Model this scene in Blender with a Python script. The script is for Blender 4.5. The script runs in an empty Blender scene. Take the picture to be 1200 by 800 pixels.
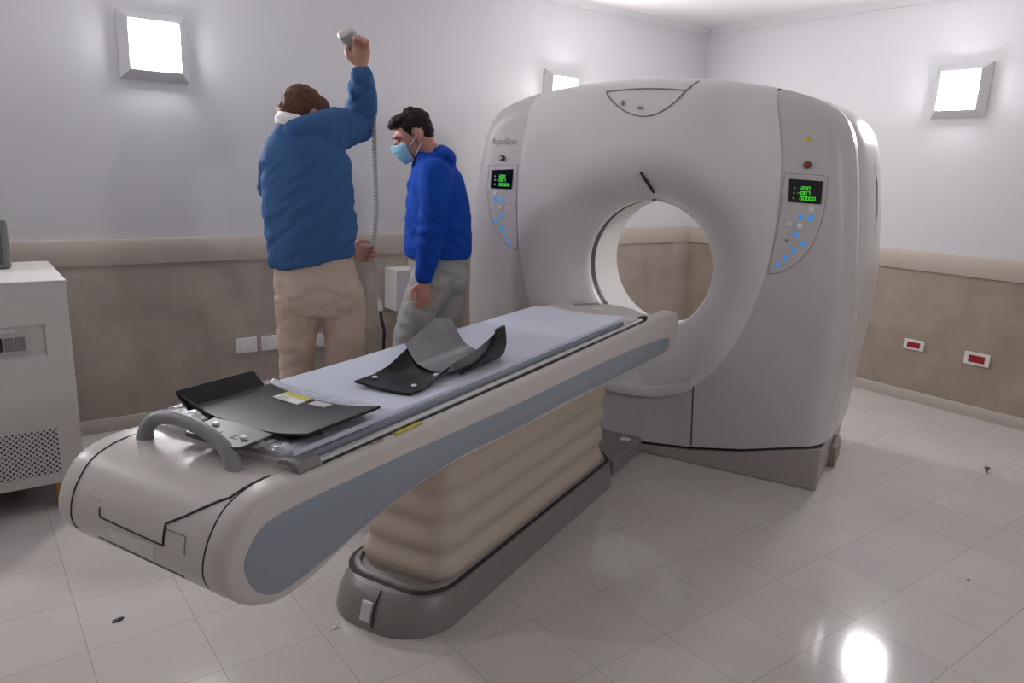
import bpy, bmesh, math, random
from mathutils import Vector, Matrix, noise
random.seed(7)
C = bpy.context.scene.collection
PI = math.pi

# ------------------------------------------------------------------ materials
def mat(name, col, rough=.5, metal=0., emit=None, es=0., spec=.5, var=0., vscale=8., coat=0., alpha=1., bump=0., bscale=60., trans=0.):
    m = bpy.data.materials.new(name); m.use_nodes = True
    nt = m.node_tree; b = nt.nodes['Principled BSDF']
    b.inputs['Base Color'].default_value = (*col, 1); b.inputs['Roughness'].default_value = rough
    b.inputs['Metallic'].default_value = metal; b.inputs['Specular IOR Level'].default_value = spec
    b.inputs['Coat Weight'].default_value = coat; b.inputs['Alpha'].default_value = alpha
    b.inputs['Transmission Weight'].default_value = trans
    if emit: b.inputs['Emission Color'].default_value = (*emit, 1); b.inputs['Emission Strength'].default_value = es
    tc = nt.nodes.new('ShaderNodeTexCoord')
    if var > 0:
        n = nt.nodes.new('ShaderNodeTexNoise'); n.inputs['Scale'].default_value = vscale; n.inputs['Detail'].default_value = 4
        r = nt.nodes.new('ShaderNodeMix'); r.data_type = 'RGBA'
        r.inputs[6].default_value = (*[c*(1-var) for c in col], 1); r.inputs[7].default_value = (*[min(1, c*(1+var)) for c in col], 1)
        nt.links.new(tc.outputs['Object'], n.inputs['Vector']); nt.links.new(n.outputs['Fac'], r.inputs[0])
        nt.links.new(r.outputs[2], b.inputs['Base Color'])
    if bump > 0:
        n = nt.nodes.new('ShaderNodeTexNoise'); n.inputs['Scale'].default_value = bscale; n.inputs['Detail'].default_value = 3
        bp = nt.nodes.new('ShaderNodeBump'); bp.inputs['Strength'].default_value = bump; bp.inputs['Distance'].default_value = .01
        nt.links.new(tc.outputs['Object'], n.inputs['Vector']); nt.links.new(n.outputs['Fac'], bp.inputs['Height'])
        nt.links.new(bp.outputs['Normal'], b.inputs['Normal'])
    return m

def tile_mat(name, c1, c2, mortar, size, off, axes, rough, stain, msize=.0014, spec=.5, nscale=2.2):
    """square tiles laid out in world metres; axes picks the two world axes of the surface"""
    m = bpy.data.materials.new(name); m.use_nodes = True; nt = m.node_tree; b = nt.nodes['Principled BSDF']
    g = nt.nodes.new('ShaderNodeNewGeometry'); s = nt.nodes.new('ShaderNodeSeparateXYZ'); cb = nt.nodes.new('ShaderNodeCombineXYZ')
    nt.links.new(g.outputs['Position'], s.inputs[0])
    for i, a in enumerate(axes):
        ad = nt.nodes.new('ShaderNodeMath'); ad.operation = 'SUBTRACT'; ad.inputs[1].default_value = off[i]-size*40
        nt.links.new(s.outputs[a], ad.inputs[0]); nt.links.new(ad.outputs[0], cb.inputs[i])
    br = nt.nodes.new('ShaderNodeTexBrick'); br.offset = 0; br.squash = 1
    br.inputs['Scale'].default_value = 1; br.inputs['Brick Width'].default_value = size; br.inputs['Row Height'].default_value = size
    br.inputs['Mortar Size'].default_value = msize; br.inputs['Mortar Smooth'].default_value = .3; br.inputs['Bias'].default_value = 0
    br.inputs['Color1'].default_value = (*c1, 1); br.inputs['Color2'].default_value = (*c2, 1); br.inputs['Mortar'].default_value = (*mortar, 1)
    nt.links.new(cb.outputs[0], br.inputs['Vector'])
    n = nt.nodes.new('ShaderNodeTexNoise'); n.inputs['Scale'].default_value = nscale; n.inputs['Detail'].default_value = 7; n.inputs['Roughness'].default_value = .62
    nt.links.new(g.outputs['Position'], n.inputs['Vector'])
    rp = nt.nodes.new('ShaderNodeMapRange'); rp.inputs[1].default_value = .3; rp.inputs[2].default_value = .7
    rp.inputs[3].default_value = 1-stain; rp.inputs[4].default_value = 1+stain
    nt.links.new(n.outputs['Fac'], rp.inputs[0])
    mu = nt.nodes.new('ShaderNodeVectorMath'); mu.operation = 'SCALE'
    nt.links.new(br.outputs['Color'], mu.inputs[0]); nt.links.new(rp.outputs[0], mu.inputs['Scale'])
    nt.links.new(mu.outputs[0], b.inputs['Base Color'])
    n2 = nt.nodes.new('ShaderNodeTexNoise'); n2.inputs['Scale'].default_value = 1.6; n2.inputs['Detail'].default_value = 5
    nt.links.new(g.outputs['Position'], n2.inputs['Vector'])
    r2 = nt.nodes.new('ShaderNodeMapRange'); r2.inputs[3].default_value = rough*.75; r2.inputs[4].default_value = rough*1.3
    nt.links.new(n2.outputs['Fac'], r2.inputs[0]); nt.links.new(r2.outputs[0], b.inputs['Roughness'])
    b.inputs['Specular IOR Level'].default_value = spec
    return m

def vent_mat(name, col, hole, pitch):
    """sheet metal punched with rows of small dark holes"""
    m = bpy.data.materials.new(name); m.use_nodes = True; nt = m.node_tree; b = nt.nodes['Principled BSDF']
    tc = nt.nodes.new('ShaderNodeTexCoord'); mp = nt.nodes.new('ShaderNodeMapping')
    mp.inputs['Rotation'].default_value = (0, PI/4, 0); s = 1/pitch; mp.inputs['Scale'].default_value = (s, s, s)
    nt.links.new(tc.outputs['Object'], mp.inputs[0])
    fr = nt.nodes.new('ShaderNodeVectorMath'); fr.operation = 'FRACTION'; nt.links.new(mp.outputs[0], fr.inputs[0])
    sb = nt.nodes.new('ShaderNodeVectorMath'); sb.operation = 'SUBTRACT'; sb.inputs[1].default_value = (.5, .5, .5); nt.links.new(fr.outputs[0], sb.inputs[0])
    ml = nt.nodes.new('ShaderNodeVectorMath'); ml.operation = 'MULTIPLY'; ml.inputs[1].default_value = (1, 0, 1); nt.links.new(sb.outputs[0], ml.inputs[0])
    ln = nt.nodes.new('ShaderNodeVectorMath'); ln.operation = 'LENGTH'; nt.links.new(ml.outputs[0], ln.inputs[0])
    lt = nt.nodes.new('ShaderNodeMath'); lt.operation = 'LESS_THAN'; lt.inputs[1].default_value = .30; nt.links.new(ln.outputs['Value'], lt.inputs[0])
    mx = nt.nodes.new('ShaderNodeMix'); mx.data_type = 'RGBA'; mx.inputs[6].default_value = (*col, 1); mx.inputs[7].default_value = (*hole, 1)
    nt.links.new(lt.outputs[0], mx.inputs[0]); nt.links.new(mx.outputs[2], b.inputs['Base Color']); b.inputs['Roughness'].default_value = .5
    return m

MT = dict(
    plaster=mat('painted_plaster', (.665, .665, .695), .6, var=.02, vscale=1.5, bump=.04, bscale=30),
    ceiling=mat('ceiling_paint', (.80, .79, .80), .7, var=.015, vscale=2),
    cap=mat('beige_trim', (.52, .46, .40), .45, var=.03, vscale=5),
    skirt=mat('beige_skirting', (.50, .455, .41), .35, var=.05, vscale=6),
    floor=tile_mat('floor_tile', (.57, .535, .515), (.60, .565, .54), (.34, .31, .295), .315, (.2, .795), (0, 1), .10, .05, .0014, spec=.38),
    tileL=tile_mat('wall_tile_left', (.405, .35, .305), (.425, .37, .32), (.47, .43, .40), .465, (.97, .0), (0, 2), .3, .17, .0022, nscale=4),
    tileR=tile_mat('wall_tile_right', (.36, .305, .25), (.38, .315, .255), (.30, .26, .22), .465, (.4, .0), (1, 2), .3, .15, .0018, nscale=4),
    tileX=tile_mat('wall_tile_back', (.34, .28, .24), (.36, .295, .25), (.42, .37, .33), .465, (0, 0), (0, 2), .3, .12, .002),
    lampframe=mat('lamp_frame_grey', (.60, .60, .62), .4),
    lamp=mat('lamp_diffuser', (1, 1, 1), .4, emit=(1.0, .975, .98), es=40),
    cream=mat('couch_plastic', (.63, .59, .56), .38, var=.012, vscale=3),
    creamlight=mat('couch_label_plastic', (.70, .68, .67), .3),
    blue=mat('blue_grey_inset', (.285, .33, .38), .42, var=.02, vscale=3),
    seam=mat('dark_seam', (.018, .016, .017), .6),
    faint=mat('faint_seam', (.36, .33, .32), .6),
    rail=mat('rail_metal', (.80, .80, .79), .3),
    mattress=mat('mattress_vinyl', (.69, .735, .86), .3, var=.03, vscale=12, bump=.12, bscale=25),
    mattedge=mat('mattress_edge', (.20, .235, .29), .25, var=.08, vscale=20),
    handle=mat('grey_handle', (.27, .285, .30), .42),
    base=mat('base_grey', (.235, .22, .21), .38, var=.04, vscale=6),
    baseblk=mat('base_groove', (.035, .033, .03), .7),
    bellows=mat('cream_bellows', (.53, .455, .37), .5, var=.03, vscale=4),
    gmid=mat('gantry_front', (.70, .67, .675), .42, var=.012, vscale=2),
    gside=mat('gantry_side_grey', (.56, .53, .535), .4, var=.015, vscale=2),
    gshell=mat('gantry_shell', (.60, .57, .55), .28, var=.01, vscale=2),
    gliner=mat('bore_liner', (.80, .79, .78), .3),
    plinth=mat('plinth_grey', (.36, .33, .32), .4, var=.02, vscale=3),
    dark=mat('black_rubber', (.015, .015, .017), .55),
    disp=mat('display_glass', (.006, .006, .008), .12),
    green=mat("green_digit", (.02, .2, .02), .4, emit=(.10, 1, .05), es=.22),
    dot=mat('indicator_dot', (.6, .65, .5), .4),
    btnblue=mat('blue_button', (.05, .30, .80), .35, emit=(.06, .36, .95), es=.10),
    btnwhite=mat('white_button', (.78, .77, .76), .35),
    btngrey=mat('grey_button', (.24, .23, .23), .4),
    red=mat('red_button', (.35, .02, .03), .3),
    ringdark=mat('dark_ring', (.10, .095, .10), .4),
    warn=mat('warning_yellow', (.62, .55, .03), .45),
    white=mat('white_plastic', (.78, .77, .755), .35),
    cabinet=mat('cabinet_white', (.62, .60, .585), .42, var=.012, vscale=3),
    cabshadow=mat('cabinet_underside_shade', (.06, .05, .045), .8),  # near-black tone stands in for the shade below the cabinet
    amber=mat('amber_foot', (.42, .22, .04), .5),
    vent=vent_mat('vent_sheet', (.60, .58, .565), (.03, .03, .03), .0155),
    monitor=mat('grey_box_plastic', (.20, .205, .205), .4),
    monface=mat('grey_box_face', (.09, .095, .095), .3),
    carbon=mat('black_carbon_tray', (.012, .0125, .014), .42, spec=.3, var=.3, vscale=30),
    carbonmatt=mat('matt_black_pad', (.007, .007, .010), .7),
    tongue=mat('dark_grey_plate', (.06, .063, .07), .45, var=.15, vscale=14),
    headplastic=mat('headrest_black', (.010, .011, .013), .32, spec=.25),
    headliner=mat('headrest_silver_liner', (.16, .165, .18), .25, metal=.3, var=.25, vscale=20),
    brown=mat('metal_foot', (.28, .22, .18), .5),
    paper=mat('label_paper', (.80, .80, .78), .5),
    ink=mat('label_ink', (.12, .12, .12), .6),
    gtext=mat('logo_grey', (.25, .25, .27), .45),
    skin=mat('skin', (.50, .265, .205), .5, var=.10, vscale=30),
    skin2=mat('skin_ruddy', (.52, .25, .20), .5, var=.10, vscale=30),
    hair1=mat('brown_hair', (.13, .062, .043), .65, spec=.12, var=.35, vscale=60, bump=.6, bscale=120),
    hair2=mat('dark_hair', (.022, .016, .015), .6, spec=.15, var=.3, vscale=60, bump=.6, bscale=120),
    sweater=mat('steel_blue_knit', (.050, .132, .305), .9, var=.08, vscale=40, bump=.25, bscale=300, spec=.2),
    hoodie=mat('royal_blue_fleece', (.006, .062, .40), .85, var=.08, vscale=30, bump=.2, bscale=250, spec=.2),
    chino=mat('beige_chino', (.54, .435, .365), .9, var=.05, vscale=20, bump=.15, bscale=250, spec=.2),
    greytr=mat('grey_trouser', (.36, .36, .355), .9, var=.06, vscale=20, bump=.15, bscale=250, spec=.2),
    collar=mat('white_shirt', (.85, .84, .83), .8),
    belt=mat('dark_belt', (.02, .016, .014), .5),
    shoe=mat('dark_shoe', (.025, .02, .018), .5),
    mask=mat('blue_mask', (.30, .58, .78), .8, var=.05, vscale=60),
    eye=mat('dark_eye', (.01, .008, .008), .2),
    handset=mat('grey_handset', (.40, .41, .40), .35),
    handsetdark=mat('handset_grip', (.07, .075, .08), .45),
    handsetlight=mat('handset_cap', (.72, .72, .70), .3),
    cord=mat('cord_grey', (.42, .415, .41), .5),
    cordlight=mat('plug_white', (.72, .70, .66), .5),
)
# clear wrinkled plastic film
m = bpy.data.materials.new('clear_plastic_film'); m.use_nodes = True; nt = m.node_tree
for n in list(nt.nodes):
    if n.type == 'BSDF_PRINCIPLED': nt.nodes.remove(n)
out = [n for n in nt.nodes if n.type == 'OUTPUT_MATERIAL'][0]
tr = nt.nodes.new('ShaderNodeBsdfTransparent'); tr.inputs[0].default_value = (.93, .94, .95, 1)
gl = nt.nodes.new('ShaderNodeBsdfPrincipled'); gl.inputs['Base Color'].default_value = (.70, .71, .73, 1); gl.inputs['Roughness'].default_value = .12; gl.inputs['Specular IOR Level'].default_value = 1.
mx = nt.nodes.new('ShaderNodeMixShader'); tcn = nt.nodes.new('ShaderNodeTexCoord'); nn = nt.nodes.new('ShaderNodeTexNoise'); nn.inputs['Scale'].default_value = 22; nn.inputs['Detail'].default_value = 5
mr = nt.nodes.new('ShaderNodeMapRange'); mr.inputs[1].default_value = .35; mr.inputs[2].default_value = .7; mr.inputs[3].default_value = .2; mr.inputs[4].default_value = .65
nt.links.new(tcn.outputs['Object'], nn.inputs[0]); nt.links.new(nn.outputs['Fac'], mr.inputs[0]); nt.links.new(mr.outputs[0], mx.inputs[0])
nt.links.new(tr.outputs[0], mx.inputs[1]); nt.links.new(gl.outputs[0], mx.inputs[2]); nt.links.new(mx.outputs[0], out.inputs[0])
MT['film'] = m

# ------------------------------------------------------------------ mesh helpers
class MB:
    def __init__(s): s.v = []; s.f = []; s.mi = []
    def add(s, vs, fs, mi=0):
        o = len(s.v); s.v += [tuple(v) for v in vs]; s.f += [tuple(i+o for i in f) for f in fs]; s.mi += [mi]*len(fs); return s
    def box(s, x0, x1, y0, y1, z0, z1, mi=0):
        vs = [(x, y, z) for x in (x0, x1) for y in (y0, y1) for z in (z0, z1)]
        return s.add(vs, [(0, 1, 3, 2), (4, 6, 7, 5), (0, 4, 5, 1), (2, 3, 7, 6), (0, 2, 6, 4), (1, 5, 7, 3)], mi)
    def loft(s, rings, cap=True, closed=True, mi=0):
        n = len(rings[0]); vs = [p for r in rings for p in r]; fs = []
        for i in range(len(rings)-1):
            for j in range(n if closed else n-1):
                k = (j+1) % n; fs.append((i*n+j, i*n+k, (i+1)*n+k, (i+1)*n+j))
        if cap and closed: fs.append(tuple(range(n))[::-1]); fs.append(tuple((len(rings)-1)*n+j for j in range(n)))
        return s.add(vs, fs, mi)
    def prism(s, poly, ax, a, b, mi=0):
        """poly in the two other axes (in xyz order), extruded along axis ax from a to b"""
        def P(p, t):
            q = list(p); q.insert(ax, t); return tuple(q)
        return s.loft([[P(p, a) for p in poly], [P(p, b) for p in poly]], mi=mi)
    def tube(s, pts, r, n=10, mi=0, cap=True, sq=None):
        pts = [Vector(p) for p in pts]; rs = r if isinstance(r, (list, tuple)) else [r]*len(pts)
        t0 = (pts[1]-pts[0]).normalized(); up = Vector((0, 0, 1)) if abs(t0.z) < .9 else Vector((1, 0, 0))
        x = t0.cross(up).normalized(); rings = []
        for i, p in enumerate(pts):
            t = (pts[min(i+1, len(pts)-1)]-pts[max(i-1, 0)])
            if t.length < 1e-9: t = t0
            t.normalize(); x = (x-t*x.dot(t)).normalized(); y = t.cross(x)
            e = sq if sq else 1
            rings.append([p+x*math.cos(a)*rs[i]+y*math.sin(a)*rs[i]*e for a in [2*PI*j/n for j in range(n)]])
        return s.loft(rings, cap, mi=mi)
    def ball(s, c, r, n=16, m=10, rot=None, mi=0):
        r = r if isinstance(r, (list, tuple)) else (r, r, r); c = Vector(c); rings = []
        for i in range(1, m):
            ph = PI*i/m
            rings.append([Vector((r[0]*math.sin(ph)*math.cos(2*PI*j/n), r[1]*math.sin(ph)*math.sin(2*PI*j/n), r[2]*math.cos(ph))) for j in range(n)])
        vs = [Vector((0, 0, r[2]))]+[p for q in rings for p in q]+[Vector((0, 0, -r[2]))]
        fs = [(0, 1+j, 1+(j+1) % n) for j in range(n)]
        for i in range(m-2):
            for j in range(n): fs.append((1+i*n+j, 1+(i+1)*n+j, 1+(i+1)*n+(j+1) % n, 1+i*n+(j+1) % n))
        L = len(vs)-1; b = 1+(m-2)*n
        fs += [(L, b+(j+1) % n, b+j) for j in range(n)]
        if rot is not None: vs = [rot @ v for v in vs]
        return s.add([v+c for v in vs], fs, mi)
    def limb(s, pts, rad, sub=6, n=16, sq=None):
        """tapered limb through joints with round ends (for remeshing)"""
        P = spline(pts, sub); Rr = [r[0] for r in spline([(r, 0, 0) for r in rad], sub)]
        s.tube(P, Rr, n)
        for p, r in zip([pts[0]]+[pts[-1]], [rad[0], rad[-1]]): s.ball(p, r)
        return s
    def off(s, d): s.v = [(v[0]-d[0], v[1]-d[1], v[2]-d[2]) for v in s.v]; return s

def spline(pts, sub=8):
    P = [Vector(p) for p in pts]; out = []
    for i in range(len(P)-1):
        a, b, c, d = P[max(i-1, 0)], P[i], P[i+1], P[min(i+2, len(P)-1)]
        for k in range(sub):
            t = k/sub
            out.append(.5*((2*b)+(c-a)*t+(2*a-5*b+4*c-d)*t*t+(3*b-a-3*c+d)*t**3))
    return out+[P[-1]]

def tag(o, label=None, cat=None, group=None, kind=None):
    for k, v in (('label', label), ('category', cat), ('group', group), ('kind', kind)):
        if v: o[k] = v
    return o
def mesh_from(name, mb):
    me = bpy.data.meshes.new(name); me.from_pydata([tuple(v) for v in mb.v], [], mb.f); me.polygons.foreach_set('material_index', mb.mi)
    bm = bmesh.new(); bm.from_mesh(me); bmesh.ops.recalc_face_normals(bm, faces=bm.faces); bm.to_mesh(me); bm.free()
    return me
def obj(name, mb, mats, parent=None, smooth=40, bevel=0, seg=2, label=None):
    me = mb if isinstance(mb, bpy.types.Mesh) else mesh_from(name, mb)
    for k in (mats if isinstance(mats, (list, tuple)) else [mats]): me.materials.append(MT[k])
    if smooth:
        me.polygons.foreach_set('use_smooth', [True]*len(me.polygons)); me.set_sharp_from_angle(angle=math.radians(smooth))
    o = bpy.data.objects.new(name, me); C.objects.link(o)
    if parent: o.parent = parent
    if bevel:
        b = o.modifiers.new('bevel', 'BEVEL'); b.width = bevel; b.segments = seg; b.limit_method = 'ANGLE'; b.angle_limit = math.radians(35)
        b.harden_normals = False
    if label: o['label'] = label
    return o
def thing(name, label, cat, loc=(0, 0, 0), rz=0, group=None):
    o = bpy.data.objects.new(name, None); C.objects.link(o); o.location = loc; o.rotation_euler = (0, 0, rz); o.empty_display_size = .1
    return tag(o, label, cat, group)
def dup(root, loc, label, rz=None):
    r = root.copy(); C.objects.link(r); r.location = loc; r['label'] = label
    if rz is not None: r.rotation_euler = (0, 0, rz)
    for ch in list(root.children):
        c = ch.copy(); C.objects.link(c); c.parent = r
        for gch in ch.children: d = gch.copy(); C.objects.link(d); d.parent = c
    return r
def remesh(mb, voxel, it=4, fac=.5):
    """fuse overlapping closed pieces into ONE continuous smooth skin"""
    me = mesh_from('tmp', mb); o = bpy.data.objects.new('tmp', me); C.objects.link(o)
    r = o.modifiers.new('r', 'REMESH'); r.mode = 'VOXEL'; r.voxel_size = voxel; r.use_smooth_shade = True
    if it:
        s = o.modifiers.new('s', 'SMOOTH'); s.factor = fac; s.iterations = it
    dg = bpy.context.evaluated_depsgraph_get(); dg.update()
    nm = bpy.data.meshes.new_from_object(o.evaluated_get(dg)); bpy.data.objects.remove(o); bpy.data.meshes.remove(me)
    return nm
def wrinkle(me, fn):
    nrm = [v.normal.copy() for v in me.vertices]
    for v, n in zip(me.vertices, nrm): v.co = v.co+n*fn(v.co)
    me.update(); return me
def text_mb(txt, size, shear=0., depth=.001):
    cu = bpy.data.curves.new('t', 'FONT'); cu.body = txt; cu.size = size; cu.shear = shear; cu.extrude = depth; cu.align_x = 'CENTER'; cu.align_y = 'CENTER'
    o = bpy.data.objects.new('t', cu); C.objects.link(o); dg = bpy.context.evaluated_depsgraph_get(); dg.update()
    me = bpy.data.meshes.new_from_object(o.evaluated_get(dg)); mb = MB()
    mb.add([v.co.copy() for v in me.vertices], [tuple(p.vertices) for p in me.polygons])
    bpy.data.objects.remove(o); bpy.data.meshes.remove(me); return mb

# ------------------------------------------------------------------ the room
H_ = 2.72; X0, X1, Y0, Y1 = -1.9, 5.35, -2.2, 4.45
def struct(name, mb, mats, parent=None, **k):
    o = obj(name, mb, mats, parent, **k)
    if not parent: o['kind'] = 'structure'
    return o
struct('floor', MB().box(X0-.1, X1+.1, Y0-.1, Y1+.1, -.1, 0), 'floor')
struct('ceiling', MB().box(X0-.1, X1+.1, Y0-.1, Y1+.1, H_, H_+.1), 'ceiling')
wl = struct('wall_left', MB().box(X0, X1, Y1, Y1+.1, 0, H_), 'plaster')
wr = struct('wall_right', MB().box(X1, X1+.1, Y0, Y1+.1, 0, H_), 'plaster')
wb = struct('wall_back', MB().box(X0-.1, X1+.1, Y0-.1, Y0, 0, H_), 'plaster')
wn = struct('wall_near', MB().box(X0-.1, X0, Y0, Y1+.1, 0, H_), 'plaster')
tz = .922
obj('tile_dado', MB().box(X0, X1, Y1-.012, Y1+.01, 0, tz), 'tileL', wl)
obj('tile_dado', MB().box(X1-.012, X1+.01, Y0, Y1, 0, tz), 'tileR', wr)
obj('tile_dado', MB().box(X0, X1, Y0-.01, Y0+.012, 0, tz), 'tileX', wb)
obj('tile_dado', MB().box(X0-.01, X0+.012, Y0, Y1, 0, tz), 'tileX', wn)
def cap_profile(d): return [(0, tz), (d*.9, tz), (d, tz+.006), (d, 1.04), (d*.75, 1.057), (0, 1.057)]
struct('trim_1', MB().prism([(Y1-a, z) for a, z in cap_profile(.03)], 0, X0, X1), 'cap')
struct('trim_2', MB().prism([(X1-a, z) for a, z in cap_profile(.03)], 1, Y0, Y1-.0301), 'cap')
struct('trim_3', MB().prism([(Y0+a, z) for a, z in cap_profile(.03)], 0, X0, X1-.031), 'cap')
struct('trim_4', MB().prism([(X0+a, z) for a, z in cap_profile(.03)], 1, Y0+.031, Y1-.031), 'cap')
def skirt_profile(d, h=.075): return [(.012, 0), (d, 0), (d, h-.012), (d-.008, h), (.012, h)]
struct('baseboard_left', MB().prism([(Y1-a, z) for a, z in skirt_profile(.027)], 0, X0, X1-.012), 'skirt')
struct('baseboard_right', MB().prism([(X1-a, z) for a, z in skirt_profile(.027)], 1, Y0, Y1-.0272), 'skirt')
def cove(d=.055): return [(0, H_), (d, H_), (d*.85, H_-.01), (d*.4, H_-.028), (.012, H_-.045), (0, H_-.045)]
struct('trim_5', MB().prism([(Y1-a, z) for a, z in cove()], 0, X0, X1), 'plaster')
struct('trim_6', MB().prism([(X1-a, z) for a, z in cove()], 1, Y0, Y1-.0551), 'plaster')

# ------------------------------------------------------------------ wall lamps (local: x along the wall, -y out of the wall)
def wall_lamp():
    t = thing('wall_lamp', 'square grey-framed wall lamp above the two men, alone at far left', 'lamp', group='square wall lamps')
    w, i = .168, .118; fr = MB()
    sq = lambda s, y: [(-s, y, -s), (s, y, -s), (s, y, s), (-s, y, s)]
    fr.loft([sq(w, .0), sq(w, -.012), sq(i+.006, -.06), sq(i, -.06), sq(i, -.03)], cap=False)
    obj('frame', fr, 'lampframe', t, smooth=0)
    d = MB(); N = 8; rings = []
    for k, (s, y) in enumerate([(i-.001, -.03), (i-.002, -.062), (i-.012, -.072), (i*.6, -.079), (i*.2, -.081)]):
        rings.append([(s*math.copysign(min(1, abs(math.cos(a))*1.32)**1, math.cos(a)), y, s*math.copysign(min(1, abs(math.sin(a))*1.32), math.sin(a))) for a in [2*PI*j/32+PI/32 for j in range(32)]])
    d.loft(rings); obj('diffuser', d, 'lamp', t, smooth=50)
    return t
L1 = wall_lamp(); L1.location = (.945, Y1, 2.05)
dup(L1, (3.74, Y1, 2.05), 'square wall lamp half hidden behind the top left edge of the scanner ring')
dup(L1, (X1, 2.325, 2.10), 'square grey-framed wall lamp on the right-hand wall above the red sockets', -PI/2)
# added lamps out of view: fill light from the left and from behind the camera
dup(L1, (-1.1, Y1, 2.05), 'added unseen fill lamp on the left-hand wall beyond the frame')

dup(L1, (2.8, Y0, 2.10), 'added unseen fill lamp on the wall behind the camera', PI)

# ------------------------------------------------------------------ scanner ring (local x = into the ring, y = to the left, z up)
ROT = math.radians(23.25); GX, GY = 3.28, 1.82
cr, sr = math.cos(ROT), math.sin(ROT)
def W(u, v, z): return (GX+u*cr-v*sr, GY+u*sr+v*cr, z)
gan = thing('ct_scanner_gantry', 'large grey ring-shaped scanner housing with a round bore, standing in the corner', 'medical scanner', (GX, GY, 0), ROT)
VC, BV, BZ, BR = 1.025, 1.01, 1.0, .36
half = [(1.064, .245), (1.072, .53), (1.080, .75), (1.074, 1.04), (1.050, 1.32), (1.018, 1.55), (.985, 1.70), (.935, 1.79), (.86, 1.845), (.72, 1.897), (.56, 1.932), (.38, 1.958), (.19, 1.973), (0, 1.978)]
hs = [(p[0], p[1]) for p in spline([(a, b, 0) for a, b in half], 6)]
outline = [(VC-h, z) for h, z in hs]+[(VC+h, z) for h, z in hs[::-1][1:]]      # right foot -> top -> left foot
botR = [(0, .062), (.14, .066), (.40, .092), (.67, .141), (.92, .21), (1.064, .245)]
bottom = [(VC+h, z) for h, z in botR[::-1]][1:]+[(VC-h, z) for h, z in botR][1:-1]
closed = outline+bottom
mid_half = [(0, .322), (.12, .325), (.22, .342), (.31, .376), (.38, .42), (.44, .475), (.535, .60), (.622, .79), (.68, 1.01), (.706, 1.219), (.708, 1.46), (.696, 1.616), (.667, 1.769), (.632, 1.91), (.60, 2.1)]
mh = [(p[0], p[1]) for p in spline([(a, b, 0) for a, b in mid_half], 5)]
midpoly = [(VC+h, z) for h, z in mh]+[(VC-h, z) for h, z in mh[::-1]]
def raylen(poly, th):
    dx, dz = math.cos(th), math.sin(th); best = None
    for i in range(len(poly)):
        (a, b), (c, d) = poly[i], poly[(i+1) % len(poly)]
        a -= BV; c -= BV; b -= BZ; d -= BZ
        ex, ez = c-a, d-b; den = dx*ez-dz*ex
        if abs(den) < 1e-12: continue
        t = (a*ez-b*ex)/den; s = (a*dz-b*dx)/den
        if -1e-9 <= s <= 1+1e-9 and t > 0 and (best is None or t > best): best = t
    return best
def segd(p, a, b):
    ax, az = a; bx, bz = b; L = (bx-ax)**2+(bz-az)**2
    t = 0 if L == 0 else max(0, min(1, ((p[0]-ax)*(bx-ax)+(p[1]-az)*(bz-az))/L))
    return math.hypot(p[0]-ax-t*(bx-ax), p[1]-az-t*(bz-az))
def D(v, z):
    r = math.hypot(v-BV, z-BZ); t = max(0, min(1, (r-BR)/.31)); u = .20*(1-t)**2.2
    d = min(segd((v, z), outline[i], outline[i+1]) for i in range(len(outline)-1)); w = .11
    if d < w: u += .10*((w-d)/w)**2.6
    return u
NA = 480
ths = [2*PI*k/NA-PI/2 for k in range(NA)]
RO = [raylen(closed, t) for t in ths]; RM = [min(raylen(midpoly, t) or 9, o) for t, o in zip(ths, RO)]
def P(th, r, du=0.): v = BV+r*math.cos(th); z = BZ+r*math.sin(th); return (D(v, z)+du, v, z)
rings = [[(BR and .235, BV+BR*math.cos(t), BZ+BR*math.sin(t)) for t in ths], [(.215, BV+(BR+.004)*math.cos(t), BZ+(BR+.004)*math.sin(t)) for t in ths]]
for f in (.03, .07, .12, .18, .25, .33, .42, .5, .6, .7, .8, .88, .94, .975, 1): rings.append([P(t, BR+(rm-BR)*f, -.004) for t, rm in zip(ths, RM)])
rings.append([P(t, rm, .014) for t, rm in zip(ths, RM)])
obj('front_cover', MB().loft(rings, cap=False), 'gmid', gan, smooth=60)
def side_panel(keep):
    mb = MB(); run = []; runs = []
    for k in range(NA+1):
        i = k % NA
        if RO[i]-RM[i] > .004 and keep(ths[i]): run.append(i)
        else:
            if len(run) > 1: runs.append(run)
            run = []
    if len(run) > 1: runs.append(run)
    for run in runs:
        rr = [[P(ths[i], RM[i]+(RO[i]-RM[i])*f) for i in run] for f in (0, .1, .2, .3, .4, .5, .6, .7, .78, .85, .9, .94, .97, 1)]
        rr.insert(0, [P(ths[i], RM[i]-.004, .012) for i in run])
        mb.loft(rr, cap=False, closed=False)
    return mb
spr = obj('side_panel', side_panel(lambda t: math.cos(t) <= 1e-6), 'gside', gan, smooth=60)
spl = obj('side_panel', side_panel(lambda t: math.cos(t) >= -1e-6), 'gside', gan, smooth=60)
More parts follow.
